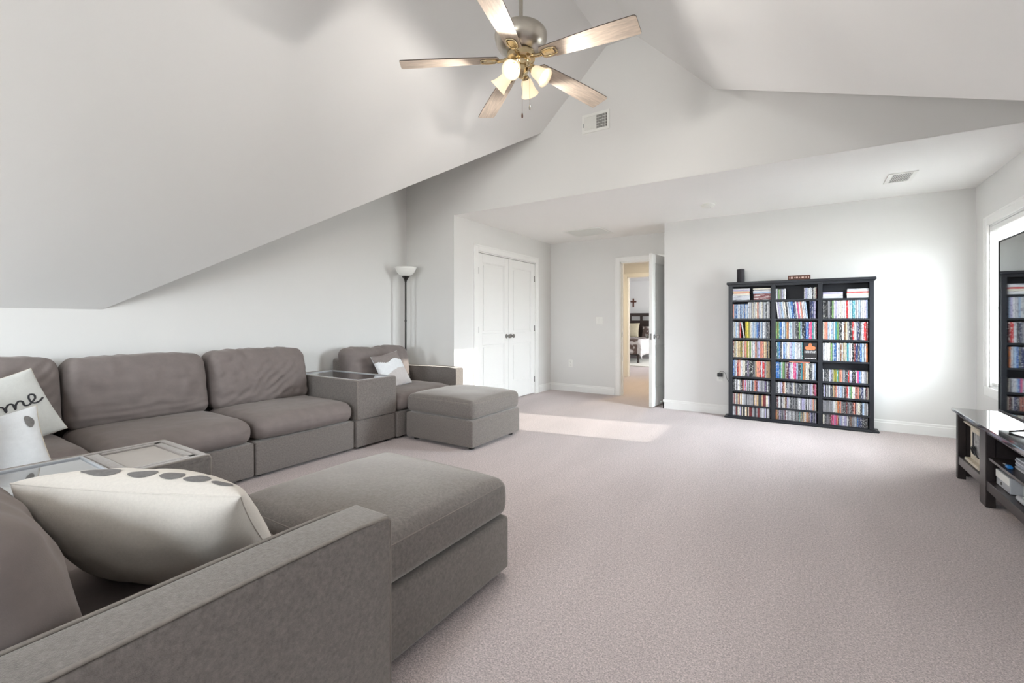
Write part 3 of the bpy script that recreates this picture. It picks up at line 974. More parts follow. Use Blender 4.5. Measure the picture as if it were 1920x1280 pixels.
def ottoman(name, label, x0, y0, x1, y1, seed, dome):
    w, d = x1 - x0, y1 - y0
    o = thing(name, label, 'ottoman', ((x0 + x1) / 2, y0, 0), 0, 'square grey ottomans')
    def bf(p, u):
        q = p.copy()
        return q
    B().soft(-w / 2, 0, 0.03, w / 2, d, 0.268, 0.016, (4, 4, 3), 3).to('base', VELVET, o, 'all')
    def cf(p, u):
        q = p.copy()
        wx = 1 - u.x ** 4; wy = 1 - u.y ** 4
        if u.z > 0:
            q.z += dome * max(0, wx) * max(0, wy) * u.z
        q.z += wrinkle(p, seed, 0.005, 5, 5, 2) * max(0, u.z)
        q.x += 0.006 * u.x * (1 - u.z ** 2); q.y += 0.006 * u.y * (1 - u.z ** 2)
        return q
    cu = B().soft(-w / 2 + 0.004, 0.004, 0.272, w / 2 - 0.004, d - 0.004, 0.440, 0.045, (14, 14, 4), 4, cf).to('cushion', VELVET, o, 'all')
    r = 0.05
    ring = []
    zz = 0.415
    X, Y0, Y1 = w / 2 - 0.007, 0.007, d - 0.007
    for cx, cy, a0 in ((X - r, Y1 - r, 0), (-X + r, Y1 - r, 90), (-X + r, Y0 + r, 180), (X - r, Y0 + r, 270)):
        for t in range(5):
            a = R(a0 + t * 22.5)
            ring.append((cx + r * math.cos(a), cy + r * math.sin(a), zz))
    B().tube(ring, 0.0032, 6, closed=True).to('piping', PIPING, cu, 'all')
    feet(o, w, d, 0.032)
    return o

ottoman('ottoman', 'square grey velvet ottoman in front of the chair by the floor lamp', -3.27, 3.165, -2.455, 3.955, 31, 0.035)
ottoman('ottoman', 'large square grey velvet ottoman in front of the chair with leaf print pillow', -1.945, 0.925, -1.135, 1.735, 33, 0.040)

# ------------------------------------------------------------------ pillows
def pillow(name, label, w, h, t, frame, m_front, m_back, seed=1, n=22, paint=None):
    """frame: 4x4 matrix, x = width, y = height, z = front normal, origin at the pillow centre"""
    o = bpy.data.objects.new(name, None)
    COL.objects.link(o)
    o.empty_display_size = 0.05
    o.matrix_world = frame
    tag(o, label, 'pillow', 'loose pillows on the sofa')
    b = B()
    bm = b.bm
    def P(u, v, s):
        x = w / 2 * u * (1 - 0.055 * (1 - v * v))
        y = h / 2 * v * (1 - 0.055 * (1 - u * u))
        prof = max(0.0, (1 - u * u) * (1 - v * v)) ** 0.42
        z = t / 2 * prof
        z += 0.007 * prof * noise.noise(Vector((x * 14 + seed, y * 14, seed * 2.0)))
        e = max(abs(u), abs(v))
        z += 0.006 * (e ** 3) * prof * noise.noise(Vector((x * 34, y * 34, seed * 5.0)))
        return (x, y, s * z)
    def cs_(i):
        # finer towards the rim
        a = -1 + 2 * i / n
        return math.sin(a * math.pi / 2)
    grid = {}
    for s in (1, -1):
        for i in range(n + 1):
            for j in range(n + 1):
                edge = i in (0, n) or j in (0, n)
                if edge and s < 0:
                    grid[(i, j, s)] = grid[(i, j, 1)]
                    continue
                grid[(i, j, s)] = bm.verts.new(P(cs_(i), cs_(j), s))
        for i in range(n):
            for j in range(n):
                q = [grid[(i, j, s)], grid[(i + 1, j, s)], grid[(i + 1, j + 1, s)], grid[(i, j + 1, s)]]
                if s < 0:
                    q.reverse()
                f = bm.faces.new(q)
                u, v = cs_(i + 0.5), cs_(j + 0.5)
                f.material_index = 1 if s < 0 else (paint(u, v) if paint else 0)
    mats = (m_front if isinstance(m_front, list) else [m_front])
    if m_back is not None:
        mats = [mats[0], m_back] + mats[1:]
    b.to('cover', mats, o, 'all', normals=False)
    ring = [P(cs_(i), -1, 1) for i in range(n)] + [P(1, cs_(i), 1) for i in range(n)] + [P(cs_(n - i), 1, 1) for i in range(n)] + [P(-1, cs_(n - i), 1) for i in range(n)]
    B().tube(ring, 0.0022, 6, closed=True).to('seam', m_back or mats[0], o, 'all')
    return o, P

def frame_from(center, xdir, ydir):
    x = Vector(xdir).normalized()
    y = Vector(ydir)
    y = (y - x * y.dot(x)).normalized()
    z = x.cross(y)
    M = Matrix((x, y, z)).transposed().to_4x4()
    M.translation = Vector(center)
    return M

def print_patch(o, P, poly, mtl, name='printed_leaf', lift=0.0022):
    """flat print on the front of a pillow: fan of points laid on its surface"""
    b = B()
    rows = []
    cx = sum(p[0] for p in poly) / len(poly); cy = sum(p[1] for p in poly) / len(poly)
    k = 6
    for r_ in range(k + 1):
        f = r_ / k
        rows.append([b.bm.verts.new(Vector(P(cx + (u - cx) * f, cy + (v - cy) * f, 1)) + Vector((0, 0, lift))) for u, v in poly] if r_ else None)
    c = b.bm.verts.new(Vector(P(cx, cy, 1)) + Vector((0, 0, lift)))
    n = len(poly)
    for i in range(n):
        b.bm.faces.new([c, rows[1][i], rows[1][(i + 1) % n]])
    for r_ in range(1, k):
        for i in range(n):
            b.bm.faces.new([rows[r_][i], rows[r_][(i + 1) % n], rows[r_ + 1][(i + 1) % n], rows[r_ + 1][i]][::-1])
    return b.to(name, mtl, o, 'all')

def leaf(cx, cy, L, Wd, a, n=14):
    pts = []
    n = 24
    for i in range(n):
        t = i / n * 2 * math.pi
        x = L / 2 * math.cos(t); y = Wd / 2 * math.sin(t) * (1 - 0.35 * math.cos(t))
        pts.append((max(-0.97, min(0.97, cx + x * math.cos(a) - y * math.sin(a))), max(-0.97, min(0.97, cy + x * math.sin(a) + y * math.cos(a)))))
    return pts

# pillow with handwriting, leaning on the corner seat's back cushion
roll = R(17)
nrm = Vector((0.93, 0.10, 0.34)).normalized()
xh = Vector((0.10, -1, 0)); xh = Vector((-nrm.y, nrm.x, 0)).normalized()     # horizontal, towards +Y when facing +X
yv = nrm.cross(xh)
xr = xh * math.cos(roll) + yv * math.sin(roll)
yr = -xh * math.sin(roll) + yv * math.cos(roll)
fx = frame_from((-3.855, 0.612, 0.620), xr, yr)
pl1, P1 = pillow('throw_pillow', 'pale grey pillow with black handwriting leaning in the sofa corner', 0.415, 0.415, 0.12, fx, mat('pale grey cotton', (214, 215, 211), 0.95, var=0.04, vscale=40, bump=0.2, bscale=320, spec=0.1), CREAM, 2)

def smooth_path(pts, k=6):
    out = []
    n = len(pts)
    for i in range(n - 1):
        p0 = Vector(pts[max(i - 1, 0)]); p1 = Vector(pts[i]); p2 = Vector(pts[i + 1]); p3 = Vector(pts[min(i + 2, n - 1)])
        for j in range(k):
            t = j / k
            out.append(0.5 * ((2 * p1) + (-p0 + p2) * t + (2 * p0 - 5 * p1 + 4 * p2 - p3) * t * t + (-p0 + 3 * p1 - 3 * p2 + p3) * t ** 3))
    out.append(Vector(pts[-1]))
    return out

# connected script: h o m e in units of the x-height
word = [(-4.6, 0.2), (-4.2, 1.0), (-3.9, 2.0), (-4.15, 2.25), (-4.3, 1.6), (-4.25, 0.0), (-4.1, 0.7), (-3.8, 1.0), (-3.55, 0.7), (-3.5, 0.15), (-3.25, 0.05), (-2.9, 0.5),
        (-2.55, 0.95), (-2.85, 0.75), (-2.9, 0.25), (-2.55, 0.0), (-2.25, 0.3), (-2.3, 0.75), (-2.5, 0.95), (-2.2, 0.85), (-1.85, 0.95), (-1.7, 0.7), (-1.68, 0.0), (-1.55, 0.6), (-1.3, 0.98), (-1.1, 0.75), (-1.1, 0.0), (-0.95, 0.6),
        (-0.7, 0.98), (-0.5, 0.75), (-0.5, 0.15), (-0.25, 0.0), (0.0, 0.25), (0.35, 0.7), (0.4, 1.25), (0.15, 1.45), (-0.02, 1.0), (0.0, 0.3), (0.2, 0.0), (0.55, 0.1), (0.85, 0.45)]
pts = []
for q in smooth_path([(x, y, 0) for x, y in word], 6):
    u = 0.56 + q.x * 0.36; v = -0.02 + q.y * 0.19
    if abs(u) < 0.97:
        pts.append(Vector(P1(u, v, 1)) + Vector((0, 0, 0.001)))
tag(B().tube(pts, 0.0050, 6).to('handwritten_lettering', INK, pl1, 'all'), 'black handwritten script reading home')

# white pillow in front of it, beside the console
nrm = Vector((0.80, -0.38, 0.46)).normalized()
xh = Vector((-nrm.y, nrm.x, 0)).normalized()
yv = nrm.cross(xh)
roll = R(18)
fx = frame_from((-2.745, 0.356, 0.597), xh * math.cos(roll) + yv * math.sin(roll), -xh * math.sin(roll) + yv * math.cos(roll))
pl2, P2 = pillow('throw_pillow', 'white pillow with grey marks along its upper edge beside console', 0.42, 0.32, 0.14, fx, WHITELINEN, CREAM, 5)
for (cx, cy, L, Wd, a) in ((-0.55, 0.93, 0.30, 0.10, 0.1), (-0.1, 0.94, 0.34, 0.08, 0.0), (0.35, 0.93, 0.30, 0.09, -0.1), (0.90, 0.55, 0.12, 0.35, 0.15)):
    print_patch(pl2, P2, leaf(cx, cy, L, Wd, a), GREYPRINT)

# linen pillow on the near chair, its plain back towards the camera arm
tl = Vector((-1.560, 0.262, 0.765)); tr = Vector((-1.165, 0.560, 0.722))
xd = (tl - tr).normalized()          # seen from its printed side the width runs the other way
nh = Vector((xd.y, -xd.x, 0)).normalized()
if nh.x > 0:
    nh = -nh                          # printed side faces away from the camera
e = R(47)
yd = -nh * math.cos(e) + Vector((0, 0, 1)) * math.sin(e)
ctr = (tl + tr) / 2 - yd * 0.192
fx = frame_from(ctr, xd, yd)
pl3, P3 = pillow('throw_pillow', 'ivory linen pillow with grey leaf print on the near armchair', 0.515, 0.41, 0.25, fx, LINEN, LINEN, 7, 64)
for (cx, cy, L, Wd, a) in ((0.42, 0.915, 0.34, 0.11, 0.0), (0.04, 0.92, 0.25, 0.10, 0.12), (-0.24, 0.92, 0.22, 0.10, 0.2), (-0.49, 0.925, 0.25, 0.09, 0.16), (-0.75, 0.93, 0.22, 0.07, 0.14), (0.2, 0.35, 0.4, 0.3, 0.3), (-0.3, 0.3, 0.4, 0.3, 0.4), (-0.7, 0.2, 0.3, 0.3, 0.2), (0.6, 0.1, 0.3, 0.4, 0.2)):
    print_patch(pl3, P3, leaf(cx, cy, L, Wd, a), GREYPRINT)
B().tube([(-0.215, 0.190, -0.004), (-0.205, 0.182, -0.016), (-0.193, 0.160, -0.036)], 0.003, 6).to('zip_pull', WHITELINEN, pl3)

# tricolour pillow on the far chair
nrm = Vector((0.88, -0.10, 0.50)).normalized()
xh = Vector((-nrm.y, nrm.x, 0)).normalized()
yv = nrm.cross(xh)
roll = R(9)
fx = frame_from((-3.800, 3.465, 0.615), xh * math.cos(roll) + yv * math.sin(roll), -xh * math.sin(roll) + yv * math.cos(roll))
def tri(u, v):
    edge1 = 0.50 + 0.08 * math.sin(u * 5)
    edge2 = -0.18 + 0.14 * math.sin(u * 2 + 0.6)
    return 2 if v > edge1 else (0 if v > edge2 else 3)
pillow('throw_pillow', 'small pillow in taupe, white and pale grey on the far armchair', 0.36, 0.40, 0.12, fx, [WHITELINEN, TAUPEPRINT, GREIGEPRINT], WHITELINEN, 9, 72, tri)

# ------------------------------------------------------------------ ceiling fan
FX, FY = -1.50, 2.43
FZ = 2.742                       # height of the blade tips
fan = thing('ceiling_fan', 'five blade ceiling fan with weathered oak blades and four lit glass shades', 'ceiling fan', (FX, FY, ZT))
dz = -ZT
B().lathe([(0, 0), (0.075, 0), (0.076, -0.02), (0.06, -0.06), (0.03, -0.085), (0, -0.085)], 24).to('canopy', NICKEL, fan, True)
B().cyl((0, 0, -0.08), (0, 0, 2.965 + dz), 0.0125, seg=14).to('downrod', NICKEL, fan, True)
B().lathe([(0, 2.985 + dz), (0.03, 2.98 + dz), (0.06, 2.972 + dz), (0.130, 2.968 + dz), (0.150, 2.964 + dz), (0.155, 2.958 + dz), (0.155, 2.950 + dz), (0.162, 2.948 + dz), (0.165, 2.940 + dz), (0.164, 2.920 + dz), (0.155, 2.885 + dz), (0.136, 2.854 + dz), (0.102, 2.834 + dz), (0.06, 2.824 + dz), (0, 2.822 + dz)], 40).to('motor_housing', NICKEL, fan, True)
B().lathe([(0.0, 2.826 + dz), (0.088, 2.826 + dz), (0.090, 2.815 + dz), (0.088, 2.790 + dz), (0.07, 2.782 + dz), (0.045, 2.778 + dz), (0, 2.778 + dz)], 32).to('flywheel', BRASS, fan, True)
B().lathe([(0, 2.782 + dz), (0.052, 2.780 + dz), (0.055, 2.772 + dz), (0.048, 2.765 + dz), (0.046, 2.742 + dz), (0.050, 2.738 + dz), (0.050, 2.722 + dz), (0.042, 2.704 + dz), (0.026, 2.692 + dz), (0.018, 2.680 + dz), (0.010, 2.672 + dz), (0, 2.670 + dz)], 28).to('light_kit_hub', BRASS, fan, True)
blade_me = iron_me = None
r0, r1 = 0.155, 0.752
for k in range(5):
    a = R(-1.0 + 72 * k)
    droop = math.atan2(0.052, 0.74)
    M = Matrix.Translation((0, 0, 2.795 + dz)) @ Matrix.Rotation(a, 4, 'Z') @ Matrix.Rotation(droop, 4, 'Y') @ Matrix.Rotation(R(-11), 4, 'X')
    if blade_me is None:
        b = B()
        out = []
        # outline: rounded root, widening, angled tip
        N = 16
        top = [(r0 + (r1 - r0) * t / N, 0.048 + 0.020 * math.sin(min(1, t / N * 1.15) * math.pi / 2)) for t in range(N + 1)]
        outline = [(r0 - 0.012, -0.030), (r0 - 0.018, 0.0), (r0 - 0.012, 0.030)] + [(x, y) for x, y in top[:-1]] + [(r1 - 0.010, 0.0675), (r1 - 0.004, 0.060), (r1 + 0.004, -0.055), (r1 - 0.002, -0.0645), (r1 - 0.012, -0.068)] + [(x, -y) for x, y in reversed(top[:-1])]
        v0 = [b.bm.verts.new((x, y, -0.003)) for x, y in outline]
        v1 = [b.bm.verts.new((x, y, 0.003)) for x, y in outline]
        f = b.bm.faces.new(v0[::-1]); f.material_index = 0
        f = b.bm.faces.new(v1); f.material_index = 0
        for i in range(len(outline)):
            f = b.bm.faces.new([v0[i], v0[(i + 1) % len(outline)], v1[(i + 1) % len(outline)], v1[i]])
            f.material_index = 1
        o = b.to('blade', [BLADE, BLADE_EDGE], fan)
        blade_me = o.data
    else:
        o = bpy.data.objects.new('blade', blade_me); COL.objects.link(o); o.parent = fan
    o.matrix_local = M
    if iron_me is None:
        b = B()
        # flat arm from the flywheel and an open oval plate under the blade root
        b.tube([(0.075, 0, 0.004), (0.11, 0, -0.006), (0.150, 0, -0.010)], [0.014, 0.011, 0.012], 8)
        loop = [(0.150, -0.012, -0.008), (0.165, -0.026, -0.008), (0.205, -0.030, -0.008), (0.243, -0.024, -0.008), (0.252, -0.018, -0.008), (0.252, 0.018, -0.008), (0.243, 0.024, -0.008), (0.205, 0.030, -0.008), (0.165, 0.026, -0.008), (0.150, 0.012, -0.008)]
        b.tube(loop, 0.0055, 8, closed=True)
        b.prism([(0.16, -0.018), (0.205, -0.023), (0.236, -0.017), (0.236, 0.017), (0.205, 0.023), (0.16, 0.018)], 'z', -0.0085, -0.004)
        for (sx, sy) in ((0.18, 0), (0.22, 0.012), (0.22, -0.012)):
            b.lathe([(0, -0.0105), (0.004, -0.0095), (0.005, -0.008)], 8, (sx, sy, 0))
        o = b.to('blade_iron', BRASS, fan, True)
        iron_me = o.data
    else:
        o = bpy.data.objects.new('blade_iron', iron_me); COL.objects.link(o); o.parent = fan
    o.matrix_local = M
shade_me = None
for k in range(4):
    a = R(-80 + 90 * k)
    c, s = math.cos(a), math.sin(a)
    B().tube([(c * 0.03, s * 0.03, 2.722 + dz), (c * 0.062, s * 0.062, 2.730 + dz), (c * 0.078, s * 0.078, 2.718 + dz)], 0.009, 10).lathe([(0, -0.014), (0.022, -0.012), (0.024, 0.004), (0.022, 0.016), (0.0, 0.018)], 16, (c * 0.080, s * 0.080, 2.712 + dz), (c * 0.77, s * 0.77, -0.64)).to('shade_holder', BRASS, fan, True)
    ax = Vector((c * 0.77, s * 0.77, -0.64)).normalized()
    M = Matrix.Translation((c * 0.082, s * 0.082, 2.709 + dz)) @ ax.to_track_quat('Z', 'Y').to_matrix().to_4x4()
    if shade_me is None:
        o = B().lathe([(0.021, 0.0), (0.030, 0.008), (0.037, 0.025), (0.040, 0.045), (0.042, 0.062), (0.048, 0.082), (0.058, 0.102), (0.0575, 0.104), (0.046, 0.083), (0.0395, 0.062), (0.037, 0.045), (0.034, 0.026), (0.027, 0.010), (0.018, 0.003)], 28).to('glass_shade', SHADE, fan, 'all')
        shade_me = o.data
        bo = B().lathe([(0, 0.012), (0.012, 0.014), (0.014, 0.03), (0.024, 0.050), (0.0265, 0.064), (0.022, 0.078), (0.012, 0.087), (0, 0.089)], 18).to('bulb', BULB, o, 'all')
        bulb_me = bo.data
    else:
        o = bpy.data.objects.new('glass_shade', shade_me); COL.objects.link(o); o.parent = fan
        bo = bpy.data.objects.new('bulb', bulb_me); COL.objects.link(bo); bo.parent = o
    o.matrix_local = M
    p = Vector((FX, FY, ZT)) + M.translation + ax * 0.135
    lamp('fan_bulb_light', 'SPOT', p - ax * 0.02, FAN_BULB_W, (1.0, 0.95, 0.89), ax, shadow_soft_size=0.03, spot_size=R(179), spot_blend=0.35)
for (px_, py_, z1, m_) in ((-0.018, 0.045, 2.478, BROWNWOOD), (0.058, 0.010, 2.498, NICKEL)):
    ch = B().cyl((px_, py_, 2.70 + dz), (px_, py_, z1 + dz), 0.0014, seg=6).to('pull_chain', NICKEL, fan)
    B().lathe([(0, 0.0), (0.003, -0.002), (0.006, -0.018), (0.005, -0.030), (0, -0.034)], 10, (px_, py_, z1 + dz)).to('chain_pull', m_, ch, True)

# ------------------------------------------------------------------ floor lamp
fl = thing('floor_lamp', 'black torchiere floor lamp with white bowl shade in the corner', 'lamp', (-4.215, 4.075, 0))
B().lathe([(0, 0), (0.125, 0), (0.13, 0.008), (0.12, 0.02), (0.03, 0.032), (0.015, 0.05), (0, 0.05)], 28).to('base', BLACKP, fl, True)
B().cyl((0, 0, 0.04), (0, 0, 1.68), 0.0115, seg=14).to('pole', DARKMETAL, fl, True)
for z in (0.6, 1.15):
    B().lathe([(0.0115, -0.012), (0.014, -0.01), (0.014, 0.01), (0.0115, 0.012)], 14, (0, 0, z)).to('pole_joint', DARKMETAL, fl, True)
B().lathe([(0, 1.640), (0.013, 1.640), (0.016, 1.655), (0.030, 1.685), (0.048, 1.703), (0.050, 1.708), (0, 1.708)], 24).to('shade_cup', DARKMETAL, fl, True)
B().lathe([(0.0, 1.708), (0.046, 1.708), (0.080, 1.728), (0.108, 1.760), (0.127, 1.800), (0.134, 1.822), (0.131, 1.823), (0.122, 1.800), (0.103, 1.764), (0.076, 1.733), (0.044, 1.714), (0, 1.714)], 36).to('bowl_shade', LAMPGLASS, fl, 'all')

# ------------------------------------------------------------------ vents, detector, switches, outlets
# wall register on the header
v = thing('wall_vent', 'white wall register with vertical louvres high on header wall', 'vent', (-1.762, YH, 3.046))
vw, vh = 0.29, 0.188
B().box(-vw / 2 + 0.01, -0.003, 0.01, vw / 2 - 0.01, -0.0005, vh - 0.01).box(-vw / 2 + 0.026, -0.008, 0, vw / 2 - 0.026, -0.0005, 0.026).box(-vw / 2 + 0.026, -0.008, vh - 0.026, vw / 2 - 0.026, -0.0005, vh).box(-vw / 2, -0.008, 0, -vw / 2 + 0.026, -0.0005, vh).box(vw / 2 - 0.026, -0.008, 0, vw / 2, -0.0005, vh).to('frame', WHITEP, v)
B().box(0.006, -0.0045, 0.028, vw / 2 - 0.030, -0.003, vh - 0.028).to('opening', SLOT, v)
for i in range(10):
    x = -vw / 2 + 0.034 + i * 0.0115
    B().box(x, -0.007, 0.028, x + 0.0075, -0.003, vh - 0.028).to('louvre', WHITEP, v)
for i in range(9):
    x = 0.010 + i * 0.0115
    B().box(x, -0.0070, 0.028, x + 0.0035, -0.0045, vh - 0.028).to('louvre', WHITEP, v)
for i in range(4):
    z = 0.05 + i * 0.028
    B().box(0.006, -0.0062, z, vw / 2 - 0.03, -0.0046, z + 0.003).to('crossbar', WHITEP, v)
B().box(-vw / 2 + 0.014, -0.016, 0.06, -vw / 2 + 0.018, -0.008, 0.10).to('damper_lever', GREYP, v)

def ceiling_vent(label, x0, y0, x1, y1, slots, along_x, dark):
    v = thing('ceiling_vent', label, 'vent', ((x0 + x1) / 2, (y0 + y1) / 2, ZA))
    a, c = (x1 - x0) / 2, (y1 - y0) / 2
    fr = 0.032
    b = B().box(-a + fr, -c, -0.008, a - fr, -c + fr, -0.0005).box(-a + fr, c - fr, -0.008, a - fr, c, -0.0005).box(-a, -c, -0.008, -a + fr, c, -0.0005).box(a - fr, -c, -0.008, a, c, -0.0005)
    b.to('frame', WHITEP, v)
    B().box(-a + fr * 0.9, -c + fr * 0.9, -0.002, a - fr * 0.9, c - fr * 0.9, -0.0005).to('opening', dark, v)
    for i in range(slots):
        t = (i + 0.5) / slots
        s_ = B()
        if along_x:
            y = -c + fr + (2 * c - 2 * fr) * t
            s_.box(-a + fr, -0.004, -0.0012, a - fr, 0.004, 0.0012)
            o = s_.to('louvre', WHITEP, v); o.location = (0, y, -0.0055); o.rotation_euler = (R(40), 0, 0)
        else:
            x = -a + fr + (2 * a - 2 * fr) * t
            s_.box(-0.004, -c + fr, -0.0012, 0.004, c - fr, 0.0012)
            o = s_.to('louvre', WHITEP, v); o.location = (x, 0, -0.0055); o.rotation_euler = (0, R(40), 0)
    return v
ceiling_vent('wide white return air grille on alcove ceiling near the doorway', -2.95, 5.90, -2.36, 6.41, 26, True, mat('grille shadow grey', (205, 203, 200), 0.8))
ceiling_vent('small white ceiling register above the bookcase side of the window', 0.615, 5.15, 0.815, 5.487, 11, False, SLOT)
sd = thing('smoke_detector', 'round white smoke detector on the alcove ceiling', 'smoke detector', (-0.912, 5.43, ZA))
B().lathe([(0, 0), (0.072, 0), (0.074, -0.008), (0.070, -0.014), (0, -0.014)], 28).to('mounting_plate', WHITEP, sd, True)
B().lathe([(0.060, -0.014), (0.062, -0.022), (0.050, -0.036), (0.030, -0.040), (0, -0.040)], 28).to('dome', WHITEP, sd, True)
B().lathe([(0, -0.038), (0.004, -0.040), (0.003, -0.042), (0, -0.042)], 10, (0.03, -0.02, 0.001)).to('indicator_lamp', GREYP, sd, True)

sw = thing('light_switch', 'double white light switch plate on wall between closet and doorway', 'light switch', (-2.73, YD, 1.095))
B().box(-0.058, -0.006, 0, 0.058, 0, 0.117, 0.003).to('plate', WHITEP, sw)
for x in (-0.024, 0.024):
    B().box(x - 0.017, -0.009, 0.025, x + 0.017, -0.004, 0.092, 0.002).to('rocker', WHITEP, sw)

def outlet(label, loc):
    o = thing('wall_outlet', label, 'outlet', loc)
    B().box(-0.036, -0.006, 0, 0.036, 0, 0.117, 0.003).to('plate', WHITEP, o)
    for z in (0.034, 0.083):
        f = B().box(-0.017, -0.008, z - 0.017, 0.017, -0.004, z + 0.017, 0.004).to('socket', WHITEP, o)
        B().box(-0.0075, -0.0085, z - 0.002, -0.0055, -0.0078, z + 0.008).box(0.0055, -0.0085, z - 0.002, 0.0075, -0.0078, z + 0.008).box(-0.002, -0.0085, z - 0.011, 0.002, -0.0078, z - 0.007).to('slot', SLOT, f)
    return o
outlet('white duplex outlet on the wall between closet and doorway', (-3.229, YD, 0.395))
outlet('white duplex outlet beside the bookcase with black charger plugged in', (-0.887, YK, 0.405))
ad = thing('power_adapter', 'black cube power adapter with cable plugged in beside bookcase', 'charger', (-0.884, YK - 0.0085, 0.465))
B().soft(-0.028, -0.045, 0, 0.028, 0, 0.045, 0.006, (1, 1, 1), 2).to('body', BLACKP, ad, True)
B().tube(smooth_path([(0.0, -0.03, 0.044), (0.004, -0.03, 0.062), (0.035, -0.028, 0.066), (0.062, -0.02, 0.040), (0.074, -0.012, -0.01), (0.098, -0.010, -0.06), (0.112, -0.012, -0.10)]), 0.0022, 6).to('cable', BLACKP, ad, True)

# ------------------------------------------------------------------ bookcase
BX0, BX1 = -0.770, 0.595
BYF, BYB = 5.952, 6.102
BZT = 1.600
bk = thing('media_bookcase', 'tall black three bay bookcase filled with discs against white wall', 'bookcase', ((BX0 + BX1) / 2, BYF, 0))
ox = (BX0 + BX1) / 2
def LB(b, x0, z0, x1, z1, y0=0.0, y1=BYB - BYF, bev=0.0):
    return b.box(x0 - ox, y0, z0, x1 - ox, y1, z1, bev)
STI = [(-0.770, -0.728), (-0.327, -0.286), (0.114, 0.155), (0.556, 0.595)]
BAY = [(-0.728, -0.327), (-0.286, 0.114), (0.155, 0.556)]
for i, (a, c) in enumerate(STI):
    LB(B(), a, 0.03, c, 1.575, 0, 0.145, 0.0015).to('side_panel' if i in (0, 3) else 'divider', BLACKWOOD, bk)
LB(B(), BX0, 0.03, BX1, 1.575, 0.144, 0.150).to('back_panel', BACKPANEL, bk)
LB(B(), BX0 - 0.018, 1.575, BX1 + 0.018, 1.607, -0.022, 0.150, 0.006).box(BX0 - ox - 0.008, -0.012, 1.566, BX1 - ox + 0.008, 0.14, 1.576).to('top_board', BLACKWOOD, bk)
pl = B()
LB(pl, BX0 - 0.045, 0, BX1 + 0.045, 0.022, -0.028, 0.135, 0.008)
LB(pl, BX0 - 0.012, 0.02, BX1 + 0.012, 0.034, -0.010, 0.135, 0.002)
pl.to('plinth', BLACKWOOD, bk)
for (a, c) in BAY:
    LB(B(), a, 1.552, c, 1.575, 0.0, 0.02).to('top_rail', BLACKWOOD, bk)
SH = [1.393, 1.177, 0.950, 0.723, 0.500, 0.333, 0.168, 0.036]      # shelf heights, top to bottom
for (a, c) in BAY:
    for z in SH[:-1]:
        LB(B(), a, z - 0.021, c, z, 0.004, 0.144, 0.001).to('shelf', BLACKWOOD, bk)

COLOURS = {
    'white': (224, 224, 227), 'ivory': (228, 222, 206), 'cream': (226, 208, 168), 'grey': (150, 150, 154), 'silver': (200, 202, 208), 'charcoal': (64, 66, 72),
    'black': (34, 34, 38), 'blue': (58, 110, 178), 'azure': (176, 200, 228), 'navy': (40, 50, 96), 'teal': (72, 150, 158), 'green': (120, 160, 96), 'olive': (160, 158, 66),
    'yellow': (230, 210, 70), 'orange': (222, 130, 72), 'salmon': (226, 150, 128), 'red': (196, 44, 48), 'maroon': (112, 44, 48), 'pink': (226, 90, 140), 'magenta': (190, 40, 110),
    'purple': (110, 84, 140), 'lilac': (190, 184, 218), 'brown': (120, 82, 58), 'tan': (196, 170, 132)}
ORD = ['top', 'second', 'third', 'fourth', 'fifth', 'sixth', 'seventh', 'bottom']
BAYN = ['bay beside the wall outlet', 'middle bay', 'bay on the window side']

def case_mesh(name, depth):
    """flat case standing upright, spine towards -y; unit width and height"""
    b = B()
    b.prism([(-0.5, 0.004), (-0.32, 0.0), (0.32, 0.0), (0.5, 0.004), (0.5, depth), (-0.5, depth)], 'z', 0, 1)
    o = b.to(name, SPINE)
    return o
dvd_src = case_mesh('dvd_case', 0.128)
cd_src = case_mesh('cd_case', 0.124)
used = {'dvd_case': False, 'cd_case': False}
rnd = random.Random(11)
ROWS = {}

def put_case(kind, xc, z, wdt, hgt, colour, bay, row, y=0.0, lean=0.0):
    src = dvd_src if kind == 'dvd_case' else cd_src
    if not used[kind]:
        o = src; used[kind] = True
    else:
        o = src.copy(); COL.objects.link(o)
    c = COLOURS[colour]
    j = rnd.uniform(0.74, 0.94)
    o.color = tuple(min(1, x * j) for x in lin(c)[:3]) + (1,)
    o.scale = (wdt, 1, hgt)
    o.location = (xc, BYF + 0.010 + y, z + 0.0006 + abs(math.sin(lean)) * wdt / 2)
    o.rotation_euler = (0, lean, 0)
    word = 'dvd case' if kind == 'dvd_case' else 'cd case'
    tag(o, None, word, '%ss on %s shelf of the %s' % (word, ORD[row], BAYN[bay]))
    ROWS.setdefault((bay, row), []).append((xc, colour, word, o))
    return o

def fill(kind, bay, row, seq, x0=None, x1=None, th=0.0147, hgt=0.188, lean=0.0, jit=0.003, dth=0.0):
    """stand cases of the listed colours side by side from x0 until x1, repeating the list loosely"""
    a, c = BAY[bay]
    x = (a + 0.003) if x0 is None else x0
    xe = (c - 0.003) if x1 is None else x1
    if lean < 0:
        x += hgt * math.sin(-lean)
    i = 0
    while True:
        t = th * rnd.choice((1, 1, 1, 1, 1, 1.5) if dth == 0 else (1, 1, 1, dth))
        st = t / math.cos(lean)
        if x + st > xe:
            break
        col = seq[i % len(seq)]
        put_case(kind, x + st / 2, SH[row], t - 0.0006, hgt + rnd.uniform(-jit, jit), col, bay, row, rnd.uniform(0, 0.004), lean)
        x += st
        i += 1
    return x

